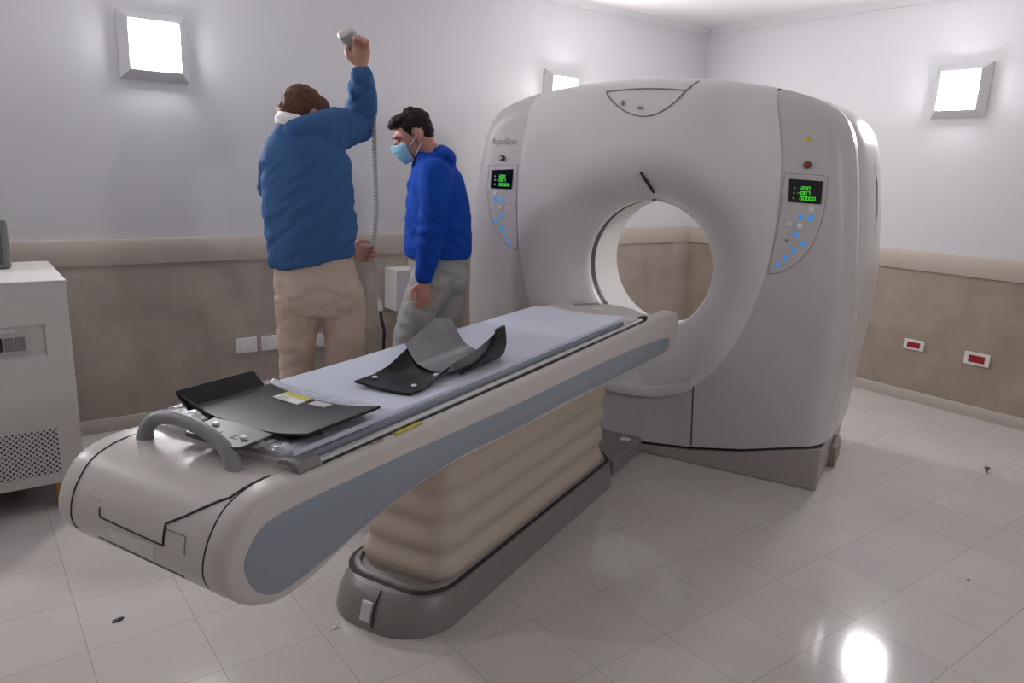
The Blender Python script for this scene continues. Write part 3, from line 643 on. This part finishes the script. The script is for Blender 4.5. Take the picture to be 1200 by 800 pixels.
# ------------------------------------------------------------------ crumpled clear plastic around the tray
fm = MB(); nu, nv = 56, 64; vs = []
def filmz(u, v):
    q = Vector((u*17, v*17, 3.3)); a = abs(noise.noise(q))+.5*abs(noise.noise(q*2.1))
    e = min(1, max(0, (min(v-.795, 1.262-v))/.03))
    return .8745+.030*a*e+.002
for i in range(nu):
    for j in range(nv):
        u = -2.665+.39*i/(nu-1); v = .795+.467*j/(nv-1)
        z = filmz(u, v)
        inside = u > -2.61 and .80 < v < 1.2
        if inside: z = min(z, .8725+.004)
        if u > -2.71 and u < -2.57 and .87 < v < 1.12: z = .8725
        u2 = u+.012*noise.noise(Vector((u*20, v*20, 9))); v2 = v
        vs.append((u2, v2, z))
fs = [(i*nv+j, (i+1)*nv+j, (i+1)*nv+j+1, i*nv+j+1) for i in range(nu-1) for j in range(nv-1)]
o = obj('plastic_sheet', fm.add(vs, fs).off((-2.45, 1.0, .87)), 'film', None, smooth=60)
o.location = W(-2.45, 1.0, .87); o.rotation_euler = (0, 0, ROT)
tag(o, 'crumpled clear plastic sheet spread under the black tray on the couch end', 'plastic sheet')

# ------------------------------------------------------------------ white power cabinet at far left
cab = thing('power_cabinet', 'white metal cabinet with switch recess and perforated vent at left edge', 'cabinet', (0, 3.825, 0))
def cb(name, mb, mats, parent=cab, **k): return obj(name, mb.off((0, 3.825, 0)), mats, parent, **k)
xa, xb, ya, yb, za, zb = -.36, .352, 3.50, 4.15, .122, .989
body = MB()
body.box(xa, xb, ya+.02, yb, za, zb)
# front sheet as a frame round the recess
rx0, rx1, rz0, rz1 = -.22, .262, .648, .812
for bx_ in ((xa, rx0, za, zb), (rx1, xb, za, zb), (rx0, rx1, za, rz0), (rx0, rx1, rz1, zb)): body.box(bx_[0], bx_[1], ya, ya+.021, bx_[2], bx_[3])
cb('body', body, 'cabinet', smooth=0)
cb('top_panel', MB().box(xa-.001, xb+.001, ya-.002, yb+.001, zb-.006, zb+.002), 'cabinet', bevel=.003)
cb('recess_sill', MB().add([(rx0, ya, rz0+.03), (rx1, ya, rz0+.03), (rx1, ya+.019, rz0+.045), (rx0, ya+.019, rz0+.045), (rx0, ya, rz0), (rx1, ya, rz0), (rx1, ya+.019, rz0), (rx0, ya+.019, rz0)], [(0, 1, 2, 3), (4, 7, 6, 5), (0, 4, 5, 1), (1, 5, 6, 2), (2, 6, 7, 3), (3, 7, 4, 0)]), 'cabinet', smooth=0)
ub = cb('switch_unit', MB().box(-.10, .20, ya+.006, ya+.021, .705, .775), 'lampframe', bevel=.002)
for k, (x0_, x1_, m_) in enumerate(((-.08, -.03, 'btngrey'), (-.02, .04, 'btngrey'), (.05, .075, 'base'), (.083, .113, 'dark'), (.12, .15, 'base'), (.156, .19, 'btngrey'))):
    cb('switch', MB().box(x0_, x1_, ya-.002, ya+.008, .712, .768), m_, ub, bevel=.002)
cb('switch_label', MB().box(.06, .16, ya+.018, ya+.0205, .785, .800), 'white', smooth=0)
cb('vent', MB().box(-.30, .268, ya-.0015, ya+.004, .166, .364), 'vent', smooth=0)
cb('underside_shade', MB().box(xa+.03, xb-.05, ya+.06, yb-.04, .10, za), 'cabshadow', smooth=0)  # dark slab, shade under the cabinet put into its colour
for x, y in ((.262, 3.56), (-.30, 3.56), (.262, 4.07), (-.30, 4.07)): cb('foot', MB().box(x-.02, x+.02, y-.03, y+.03, 0, za), 'amber', bevel=.006)
gb = thing('grey_speaker_box', 'small dark grey box standing on the white cabinet, cut off by the frame', 'speaker', (.06, 4.0, .991))
gm = MB(); gm.box(-.20, .135, -.09, .09, 0, .218); obj('body', gm, 'monitor', gb, bevel=.014, seg=3)
obj('front_panel', MB().box(-.18, .108, -.094, -.085, .02, .198), 'monface', gb, bevel=.004)

# ------------------------------------------------------------------ sockets, wall box, scraps
def socket(label, loc, rz, w, h, insert, name='wall_socket', group=None):
    t = thing(name, label, 'socket', loc, rz, group)
    obj('plate', MB().prism([(-w, -h), (w, -h), (w, h), (-w, h)], 1, -.012, .0), 'white', t, bevel=.003)
    obj('insert', MB().prism([(-w*.62, -h*.55), (w*.62, -h*.55), (w*.62, h*.55), (-w*.62, h*.55)], 1, -.0155, -.011), insert, t, bevel=.001)
    return t
yw = Y1-.012; xw = X1-.012
socket('white socket plate, left one of the pair beside the beige trousers', (1.352, yw, .405), 0, .062, .046, 'paper', group='white socket plates on the left wall')
socket('white socket plate, right one of the pair beside the beige trousers', (1.508, yw, .405), 0, .066, .046, 'paper', group='white socket plates on the left wall')
socket('white socket plate seen between the legs in beige trousers', (1.83, yw, .385), 0, .066, .046, 'paper', group='white socket plates on the left wall')
red = mat('red_insert', (.33, .012, .02), .4); MT['redins'] = red
socket('red socket in a white plate, the one closer to the scanner', (xw, 2.357, .402), -PI/2, .070, .036, 'redins', group='red sockets on the right wall')
socket('red socket in a white plate, the one farther from the scanner', (xw, 1.947, .392), -PI/2, .078, .042, 'redins', group='red sockets on the right wall')
jb = thing('junction_box', 'white box fixed to the wall between the two men', 'box', (2.40, yw, .56))
obj('body', MB().box(-.12, .12, -.155, .006, 0, .275), 'white', jb, bevel=.004)
obj('lid', MB().box(-.118, .118, -.160, -.154, .004, .271), 'lampframe', jb, bevel=.003)
fb = thing('floor_bolt', 'small dark bolt standing on the floor at the right', 'bolt', (4.343, 1.439, 0))
obj('shank', MB().tube([(0, 0, 0), (0, 0, .022)], .005, 8), 'ringdark', fb)
obj('head', MB().tube([(0, 0, .02), (0, 0, .03)], .014, 6), 'ringdark', fb, smooth=0)
o = obj('debris_scrap', MB().loft([[(-.018, -.004, z), (.0, -.009, z), (.02, .0, z+.003), (.012, .008, z+.002), (-.012, .006, z)] for z in (0, .005)]), 'dark', None, smooth=0); o.location = (.302, 2.492, 0)
tag(o, 'small black scrap on the floor left of the couch foot', 'scrap')
o = obj('paper_crumb', MB().ball((0, 0, .004), (.009, .006, .005), 8, 6), 'paper', None); o.location = (.876, 2.066, 0)
tag(o, 'tiny white crumb on the floor in front of the couch base', 'scrap')
o = obj('dirt_crumb', MB().ball((0, 0, .003), (.008, .006, .004), 8, 6), 'brown', None); o.location = (3.04, .997, 0)
tag(o, 'tiny brown crumb on the floor tiles at lower right', 'scrap')

# ------------------------------------------------------------------ people
def head(bm, c, yaw, pitch, roll=0, sc=1.):
    """skull, jaw, nose, ears; head frame: x right, y forward, z up"""
    Rm = Matrix.Rotation(yaw, 3, 'Z') @ Matrix.Rotation(roll, 3, 'Y') @ Matrix.Rotation(pitch, 3, 'X')
    c = Vector(c); q = lambda x, y, z: c+Rm @ (Vector((x, y, z))*sc)
    B_ = lambda p, r: bm.ball(q(*p), [k*sc for k in r], 20, 14, Rm)
    B_((0, -.012, .028), (.076, .096, .088)); B_((0, .035, .0), (.066, .062, .085)); B_((0, .035, -.055), (.055, .058, .055)); B_((0, .062, -.092), (.030, .026, .024))
    B_((0, .098, -.012), (.013, .016, .026)); B_((0, .112, -.026), (.016, .014, .012)); B_((0, .088, .030), (.046, .014, .012)); B_((0, .090, -.060), (.024, .012, .010))
    for s in (-1, 1):
        B_((s*.040, .074, -.018), (.022, .020, .018)); B_((s*.082, -.008, -.002), (.010, .021, .034)); B_((s*.078, .000, -.026), (.009, .012, .014))
    return Rm, q
def hand(bm, wrist, palmdir, side, curl, knuckle_r=.0085, thumb_in=.5, L=1., spread=1.):
    """wrist point, direction of the palm, direction across (towards the thumb), curl angles"""
    w = Vector(wrist); d = Vector(palmdir).normalized(); s = Vector(side); s = (s-d*s.dot(d)).normalized(); n = d.cross(s).normalized()
    rings = []
    for t, hw, ht in ((-.01, .026, .020), (.015, .030, .018), (.045, .038, .016), (.075, .041, .015), (.092, .038, .012)):
        c = w+d*t*L; rings.append([c+s*hw*math.cos(a)+n*ht*math.sin(a) for a in [2*PI*j/16 for j in range(16)]])
    bm.loft(rings)
    for k, (o_, l) in enumerate(((.028, .072), (.010, .080), (-.009, .074), (-.027, .058))):
        p = w+d*.085*L+s*o_*spread; dirv = d.copy(); pts = [w+d*.06*L+s*o_*spread, p]
        for j, f in enumerate((.44, .32, .24)):
            a = curl[j]*(1+.06*k); ax = s
            dirv = Matrix.Rotation(-a, 3, ax) @ dirv; p = p+dirv*l*f*1.15; pts.append(p.copy())
        bm.limb(pts, [.0098, .0098, .0088, .0082, .0072], 4, 10)
    b = w+d*.022*L+s*.024
    p1 = b+(d*.55+s*.75).normalized()*.035; p2 = p1+(d*.85+s*(.45-.5*thumb_in)-n*.35*thumb_in).normalized()*.032; p3 = p2+(d*.85-s*.35*thumb_in-n*.6*thumb_in).normalized()*.026
    bm.limb([b, p1, p2, p3], [.014, .0125, .0105, .008], 4, 10)
def ring_ell(z, a, b, ha, hb, n=28, tilt=0.): return [(a+ha*math.cos(t), b+hb*math.sin(t), z+tilt*math.cos(t)) for t in [2*PI*j/n for j in range(n)]]
def shoe(mb, x, y, ang, L=.28):
    Rm = Matrix.Rotation(ang, 3, 'Z')
    rings = []
    for t, hw, h in ((-.085, .02, .05), (-.08, .034, .085), (-.03, .038, .10), (.03, .041, .085), (.09, .047, .06), (.15, .043, .048), (.185, .022, .035)):
        rings.append([Vector((x, y, 0))+Rm @ Vector((hw*math.cos(a), t, max(0, h*.5+h*.5*math.sin(a)))) for a in [2*PI*j/14 for j in range(14)]])
    mb.loft(rings)

# ---- man in the steel blue sweater: x right, y away from the camera
p1 = thing('person', 'person in steel blue sweater and beige trousers, back turned, raising a handset overhead', 'person', (1.29, 3.15, 0), math.atan2(-.376, .926))
bm_ = MB()
R1, q1 = head(bm_, (-.045, .095, 1.682), math.radians(-55), math.radians(-32), math.radians(-6), .98)
bm_.limb([(-.075, .015, 1.56), (-.07, .035, 1.62), (-.05, .065, 1.67)], [.062, .056, .056])
bm_.loft([ring_ell(z, a, b, ha, hb) for z, a, b, ha, hb in ((.88, -.01, 0, .15, .10), (1.0, -.015, 0, .155, .105), (1.2, -.025, 0, .15, .10), (1.4, -.03, .005, .165, .105), (1.54, -.03, .01, .15, .09), (1.62, -.05, .015, .07, .06))])
bm_.limb([(.07, .02, 1.60), (.15, .11, 1.64), (.205, .195, 1.658)], [.058, .055, .045]); bm_.limb([(.205, .195, 1.658), (.205, .13, 1.77), (.200, .065, 1.885)], [.046, .042, .029])
bm_.limb([(-.125, .02, 1.54), (-.175, .06, 1.42), (-.13, .15, 1.31)], [.055, .048, .042]); bm_.limb([(-.13, .15, 1.31), (0, .19, 1.2), (.125, .195, 1.095)], [.042, .04, .03])
for s, kx, fx in ((-1, -.104, -.10), (1, .112, .115)):
    bm_.limb([(s*.085, 0, .93), (kx, .042 if s < 0 else .005, .55), (fx, .008, .09)], [.08, .050, .040]); bm_.limb([(fx, -.02, .06), (fx, .12, .04)], [.042, .032])
hand(bm_, (.198, .062, 1.90), (.04, .06, 1), (-1, .05, 0), (.55, .95, .8), thumb_in=.35)
hand(bm_, (.140, .190, 1.085), (1, -.10, -.05), (.1, .2, 1), (.45, .8, .7), thumb_in=.4)
obj('body', remesh(bm_, .0045, 3), 'skin', p1, smooth=0).data.polygons.foreach_set('use_smooth', [True]*len(p1.children[0].data.polygons))
def cloth(name, mb, voxel, m_, parent, fn=None, it=5):
    me = remesh(mb, voxel, it)
    if fn: wrinkle(me, fn)
    o_ = obj(name, me, m_, parent, smooth=0); me.polygons.foreach_set('use_smooth', [True]*len(me.polygons)); return o_
sw_ = MB()
sw_.loft([ring_ell(z, a, b, ha, hb, tilt=tl) for z, a, b, ha, hb, tl in ((1.065, -.022, 0, .178, .135, .03), (1.075, -.022, 0, .190, .147, .03), (1.12, -.024, 0, .190, .148, .026), (1.20, -.026, 0, .196, .15, .01), (1.33, -.034, 0, .196, .15, 0), (1.42, -.034, .005, .192, .148, 0), (1.50, -.035, .01, .187, .14, 0), (1.56, -.045, .012, .168, .125, .01), (1.605, -.06, .015, .13, .105, .015), (1.64, -.078, .02, .092, .085, .01), (1.655, -.085, .02, .07, .07, .01))])
sw_.limb([(.045, .005, 1.605), (.115, .085, 1.645), (.19, .185, 1.668)], [.088, .084, .074]); sw_.limb([(.195, .19, 1.662), (.208, .135, 1.77), (.203, .07, 1.868)], [.073, .069, .050]); sw_.tube([(.203, .072, 1.84), (.202, .062, 1.895)], [.048, .044], 16)
sw_.limb([(-.075, -.04, 1.615), (.02, -.015, 1.642), (.10, .06, 1.655)], [.058, .068, .08])
sw_.limb([(-.135, .015, 1.55), (-.183, .05, 1.44), (-.178, .10, 1.36), (-.12, .16, 1.30)], [.075, .063, .062, .06]); sw_.limb([(-.12, .16, 1.30), (0, .19, 1.2), (.11, .195, 1.105)], [.06, .054, .044])
def crease(p, sx, sy, sz, dx, amp, width=.16):
    n_ = noise.noise(Vector((p.x*sx+p.z*dx, p.y*sy, p.z*sz+p.x*dx*.5))); return -amp*max(0, width-abs(n_))/width
def wr1(p):
    w = 0
    if p.z < 1.5: w += .009*noise.noise(Vector((p.x*9-p.z*13, p.y*5, p.z*4+p.x*5)))+.005*noise.noise(Vector((p.x*22-p.z*30, p.y*12, p.z*9)))
    if p.z < 1.55: w += crease(p, 6, 4, 4, -7, .005, .22)+.002
    if p.x > .05 and p.z > 1.56: w += .006*math.sin((p.x*.8+p.y*.8-p.z*.35)*95+3*noise.noise(p*9))*max(0, 1-abs(p.x-.15)/.12)
    if p.z > 1.7: w += .003*noise.noise(Vector((p.x*20, p.y*20, p.z*45)))
    if p.z < 1.115: w += .0018*math.sin(math.atan2(p.y, p.x)*60)
    return w
cloth('sweater', sw_, .007, 'sweater', p1, wr1, 4)
tr_ = MB()
tr_.loft([ring_ell(z, a, b, ha, hb, tilt=tl) for z, a, b, ha, hb, tl in ((.84, 0, -.01, .165, .125, 0), (.90, -.002, -.012, .184, .142, 0), (.97, -.008, -.01, .184, .145, .0), (1.04, -.015, 0, .172, .135, .02), (1.11, -.02, 0, .163, .126, .03))])
tr_.limb([(-.085, -.01, .91), (-.096, .02, .74), (-.104, .045, .55), (-.106, .03, .30), (-.10, .01, .07)], [.108, .089, .077, .075, .075]); tr_.limb([(.098, -.015, .91), (.108, 0, .74), (.114, .005, .55), (.114, 0, .3), (.115, 0, .07)], [.112, .096, .087, .081, .078])
tr_.ball((-.07, -.075, .93), (.095, .075, .10)); tr_.ball((.085, -.075, .93), (.10, .075, .10))
def wr2(p):
    k = .55 if p.z > .97 else 1
    return k*(crease(p, 3, 4, 7, 5, .006, .25)+crease(p+Vector((3, 1, 7)), 4, 4, 9, -7, .004, .22)+.005*noise.noise(Vector((p.x*6+p.z*5, p.y*6, p.z*8)))+.0012*noise.noise(p*26))+.003
cloth('trousers', tr_, .007, 'chino', p1, wr2, 4)
obj('belt', MB().loft([ring_ell(z, -.018, 0, .176+d, .139+d, tilt=.026) for z, d in ((1.078, -.006), (1.078, -.002), (1.098, -.002), (1.098, -.006))], cap=False), 'belt', p1)
cl_ = MB(); cl_.loft([ring_ell(z, a, b, ha, hb, tilt=-.012) for z, a, b, ha, hb in ((1.64, -.088, .018, .074, .072), (1.665, -.087, .02, .077, .076), (1.688, -.080, .03, .070, .070), (1.690, -.080, .03, .064, .064), (1.66, -.085, .02, .062, .06))], cap=False)
obj('shirt_collar', cl_, 'collar', p1, smooth=50)
hm = MB()
for p, r in (((0, -.030, .040), (.086, .096, .092)), ((0, -.058, -.005), (.078, .066, .075)), ((0, .02, .088), (.070, .070, .040))): hm.ball(q1(*p), r, 20, 14, R1)
for s in (-1, 1): hm.ball(q1(s*.062, .012, .048), (.022, .040, .040), 12, 8, R1)
cloth('hair', hm, .006, 'hair1', p1, lambda p: .005*noise.noise(p*55)+.003*noise.noise(Vector((p.x*120, p.y*120, p.z*40))), 3)
sm = MB(); shoe(sm, -.10, .0, 0.1); obj('shoe', sm, 'shoe', p1); sm = MB(); shoe(sm, .115, .0, -.15); obj('shoe', sm, 'shoe', p1)

# ---- man in the royal blue hoodie, seen from his left, looking down: faces -x
p2 = thing('person', 'person in royal blue hoodie, grey trousers and blue face mask, looking down, left arm hanging', 'person', (2.06, 3.4, 0), math.atan2(-.507, .862))
b2 = MB()
R2, q2 = head(b2, (-.133, .0, 1.648), math.radians(90+14), math.radians(-26), 0, 1.0)
b2.limb([(-.015, 0, 1.50), (-.045, 0, 1.57), (-.085, 0, 1.61)], [.066, .058, .058])
b2.loft([ring_ell(z, a, 0, ha, hb) for z, a, ha, hb in ((.88, 0, .11, .15), (1.0, 0, .115, .15), (1.2, 0, .115, .15), (1.38, 0, .12, .165), (1.47, -.005, .10, .15), (1.53, -.015, .07, .08))])
b2.limb([(-.015, -.16, 1.46), (-.03, -.215, 1.2)], [.058, .045]); b2.limb([(-.03, -.215, 1.2), (-.065, -.215, .94)], [.044, .029])
b2.limb([(-.015, .16, 1.46), (-.02, .215, 1.2)], [.058, .045]); b2.limb([(-.02, .215, 1.2), (-.02, .215, .94)], [.044, .029])
b2.limb([(-.02, -.09, .93), (-.15, -.09, .53), (-.115, -.09, .09)], [.09, .058, .042]); b2.limb([(.03, .09, .93), (.03, .09, .53), (.10, .09, .09)], [.09, .058, .042])
for x, y in ((-.115, -.09), (.10, .09)): b2.limb([(x, y, .055), (x-.12, y-.01, .04)], [.042, .032])
hand(b2, (-.068, -.215, .93), (-.04, .02, -1), (-1, -.12, 0), (.30, .45, .4), thumb_in=.5)
hand(b2, (-.02, .215, .93), (-.03, -.02, -1), (-1, .12, 0), (.30, .45, .4), thumb_in=.5)
ob = obj('body', remesh(b2, .0045, 3), 'skin2', p2, smooth=0); ob.data.polygons.foreach_set('use_smooth', [True]*len(ob.data.polygons))
hd2 = MB()
hd2.loft([ring_ell(z, a, 0, ha, hb, tilt=tl) for z, a, ha, hb, tl in ((1.030, 0, .165, .185, 0), (1.038, 0, .176, .197, 0), (1.09, .0, .182, .203, 0), (1.18, 0, .176, .2, 0), (1.30, -.003, .165, .198, 0), (1.40, -.008, .152, .195, -.006), (1.47, -.012, .128, .178, -.012), (1.52, -.02, .105, .14, -.015), (1.56, -.03, .085, .10, -.012))])
hd2.limb([(-.018, -.155, 1.455), (-.022, -.205, 1.34), (-.03, -.225, 1.20)], [.088, .078, .070]); hd2.limb([(-.03, -.225, 1.2), (-.05, -.222, 1.06), (-.066, -.215, .965)], [.070, .062, .050]); hd2.tube([(-.064, -.215, .985), (-.068, -.215, .935)], [.046, .042], 16)
hd2.limb([(-.018, .155, 1.455), (-.02, .205, 1.34), (-.02, .225, 1.20)], [.088, .078, .070]); hd2.limb([(-.02, .225, 1.2), (-.02, .22, 1.06), (-.02, .215, .955)], [.070, .062, .048])
hd2.ball((.020, 0, 1.562), (.064, .118, .046), rot=Matrix.Rotation(.3, 3, 'Y')); hd2.ball((.052, 0, 1.535), (.042, .095, .055)); hd2.limb([(.0, -.10, 1.545), (-.05, -.085, 1.535), (-.095, -.04, 1.515), (-.105, 0, 1.505)], [.034, .03, .026, .024]); hd2.limb([(.0, .10, 1.545), (-.05, .085, 1.535), (-.095, .04, 1.515), (-.105, 0, 1.505)], [.034, .03, .026, .024])
def wr3(p):
    w = .009*noise.noise(Vector((p.x*8, p.y*8, p.z*7)))+.006*noise.noise(Vector((p.x*20+p.z*14, p.y*16, p.z*12)))
    w += crease(p, 5, 5, 4, 5, .006, .22)+.002
    if p.y < -.13: w += .006*math.sin(p.z*70+4*noise.noise(p*8))*max(0, 1-abs(p.z-1.17)/.14)
    return w
cloth('hoodie', hd2, .007, 'hoodie', p2, wr3, 4)
t2 = MB()
t2.loft([ring_ell(z, a, 0, ha, hb) for z, a, ha, hb in ((.84, 0, .125, .165), (.92, .008, .152, .182), (1.0, .005, .158, .18), (1.06, 0, .152, .172))])
t2.limb([(-.03, -.088, .91), (-.11, -.09, .72), (-.152, -.09, .55), (-.145, -.09, .30), (-.115, -.09, .07)], [.118, .095, .084, .078, .074]); t2.limb([(.035, .088, .91), (.04, .09, .72), (.03, .09, .55), (.07, .09, .30), (.10, .09, .07)], [.118, .095, .082, .076, .074])
t2.ball((.085, -.07, .93), (.085, .10, .10)); t2.ball((.085, .07, .93), (.085, .10, .10))
cloth('trousers', t2, .007, 'greytr', p2, wr2, 4)
h2 = MB()
for p, r in (((0, -.026, .046), (.080, .094, .083)), ((0, -.058, .004), (.072, .056, .066)), ((0, .035, .092), (.064, .062, .032)), ((0, .074, .088), (.048, .030, .022))): h2.ball(q2(*p), r, 20, 14, R2)
for s in (-1, 1): h2.ball(q2(s*.062, .018, .055), (.019, .034, .032), 12, 8, R2); h2.ball(q2(s*.067, .022, .022), (.008, .010, .022), 10, 8, R2)
h2.ball(q2(.0, -.03, .120), (.04, .03, .018), 12, 8, R2)
cloth('hair', h2, .006, 'hair2', p2, lambda p: .005*noise.noise(p*55)+.004*noise.noise(Vector((p.x*70, p.y*70, p.z*70))), 3)
mk = MB(); rows_ = []
for k in range(13):
    z = -.002-.114*k/12; r_ = []
    for j in range(21):
        a = (-1.25+2.5*j/20); bulge = .012*math.sin(PI*k/12)+.006
        cx = .068*math.sin(a)*(1-.22*(k/12)**2); cy = .035+(.068+bulge-.022*(k/12)**3)*math.cos(a)
        cy += .016*math.exp(-(a/.35)**2)*max(0, 1-k/7)
        if k > 2: cy += .004*math.sin(k*2.2)*math.cos(a)
        r_.append(q2(cx*1.12, cy+.008, z-.010*abs(math.sin(a))*(k/12-.5)*-2))
    rows_.append(r_)
mk.loft(rows_, cap=False, closed=False)
ms = obj('face_mask', mk, 'mask', p2, smooth=60)
sd = ms.modifiers.new('thickness', 'SOLIDIFY'); sd.thickness = .003; sd.offset = 1
for s in (-1, 1):
    obj('ear_loop', MB().tube(spline([q2(s*.072, .060, -.035), q2(s*.081, .02, -.012), q2(s*.084, -.012, .022), q2(s*.086, -.026, .0), q2(s*.080, -.01, -.035), q2(s*.072, .05, -.09)], 5), .0018, 6), 'collar', ms)
    e = MB(); e.ball(q2(s*.032, .086, .008), (.013, .008, .007), 12, 8, R2); obj('eye', e, 'eye', p2)
    e = MB(); e.ball(q2(s*.034, .094, .027), (.022, .007, .006), 12, 8, R2); obj('eyebrow', e, 'hair2', p2)
sm = MB(); shoe(sm, -.115, -.09, PI/2); obj('shoe', sm, 'shoe', p2); sm = MB(); shoe(sm, .10, .09, PI/2+.1); obj('shoe', sm, 'shoe', p2)

# ---- handset in the raised hand, with its coiled cord (same local frame as the first man)
hs_ = thing('handset', 'grey handset with coiled cord held high in a raised hand', 'handset', (1.29, 3.15, 0), math.atan2(-.376, .926))
A, B2 = Vector((.222, .100, 1.915)), Vector((.138, .098, 2.048)); ax = (B2-A).normalized(); sx = Vector((ax.z, 0, -ax.x)); ny = Vector((0, 1, 0))
def hring(t, w, d, n=20): c = A+(B2-A)*t; return [c+sx*w*math.copysign(abs(math.cos(a))**.6, math.cos(a))+ny*d*math.copysign(abs(math.sin(a))**.6, math.sin(a)) for a in [2*PI*j/n for j in range(n)]]
obj('body', MB().loft([hring(0, .014, .012), hring(.04, .020, .017), hring(.5, .022, .018), hring(.68, .027, .021), hring(.78, .038, .028), hring(.96, .040, .029), hring(1.0, .036, .026)]), 'handset', hs_, smooth=50)
obj('end_cap', MB().loft([hring(.90, .0412, .0302), hring(.98, .0412, .0302), hring(1.07, .037, .027), hring(1.11, .026, .019)]), 'handsetlight', hs_, smooth=50)
obj('cap_window', MB().loft([hring(1.10, .019, .013), hring(1.12, .017, .011)]), 'handsetdark', hs_, smooth=50)
c_ = A+(B2-A)*.66-sx*.022-ny*.004
obj('grip_strip', MB().tube([A+(B2-A)*t-sx*(.0215 if t < .6 else .026)-ny*.006 for t in (.42, .55, .66, .74)], .0085, 8), 'handsetdark', hs_)
path = spline([(.226, .104, 1.905), (.238, .105, 1.86), (.252, .12, 1.80), (.258, .13, 1.70), (.262, .14, 1.55), (.268, .15, 1.40), (.270, .16, 1.28), (.262, .165, 1.17), (.248, .175, 1.09)], 60)
cp_ = MB(); L = 0; pts = []; T_ = 0
for i, p in enumerate(path):
    if i: L += (p-path[i-1]).length
# coil resampled finely along the hanging path
def resample(path, step):
    out = [path[0]]; acc = 0
    for a, b in zip(path, path[1:]):
        d = (b-a).length; t = step-acc
        while t <= d: out.append(a+(b-a)*(t/d)); t += step
        acc = d-(t-step)
    return out
def coil(path, r, pitch, wr, n=5, per=9):
    st = resample(path, pitch/per); P_ = []; x = Vector((1, 0, 0))
    for i, p in enumerate(st):
        t = (st[min(i+1, len(st)-1)]-st[max(i-1, 0)]).normalized(); x = (x-t*x.dot(t)).normalized(); y = t.cross(x); a = 2*PI*i/per
        P_.append(p+x*r*math.cos(a)+y*r*math.sin(a))
    return MB().tube(P_, wr, n)
obj('coiled_cord', coil(path, .0098, .0105, .0026), 'cord', hs_, smooth=60)
path2 = spline([(.248, .175, 1.09), (.262, .18, 1.0), (.275, .185, .93), (.288, .19, .855)], 30)
obj('coiled_cord', coil(path2, .0075, .0085, .0022), 'cord', hs_, smooth=60)
obj('plug', MB().tube([(.285, .19, .868), (.289, .19, .83), (.291, .19, .805)], [.008, .012, .011], 10), 'cordlight', hs_)
obj('lead', MB().tube(spline([(.291, .19, .806), (.296, .19, .76), (.308, .19, .70), (.305, .19, .62), (.312, .20, .45), (.33, .22, .25), (.36, .25, .08), (.42, .30, .012), (.60, .45, .010)], 8), .008, 8), 'dark', hs_)

# ------------------------------------------------------------------ camera, world, view
cam_d = bpy.data.cameras.new('camera'); cam_d.sensor_width = 36; cam_d.lens = 870/1200*36; cam = bpy.data.objects.new('camera', cam_d); C.objects.link(cam)
Rw = Matrix(((.801, .106, -.589), (-.597, .203, -.776), (.037, .973, .226))).to_quaternion().to_matrix().to_4x4()
cam.matrix_world = Matrix.Translation((0, 0, 1.5)) @ Rw
cam_d.clip_start = .05
sc = bpy.context.scene; sc.camera = cam
w = bpy.data.worlds.new('world'); w.use_nodes = True; sc.world = w
w.node_tree.nodes['Background'].inputs[0].default_value = (.5, .5, .55, 1); w.node_tree.nodes['Background'].inputs[1].default_value = .1
vs_ = sc.view_settings; vs_.view_transform = 'Standard'; vs_.look = 'None'; vs_.gamma = 1; vs_.use_curve_mapping = False; vs_.exposure = 1.72
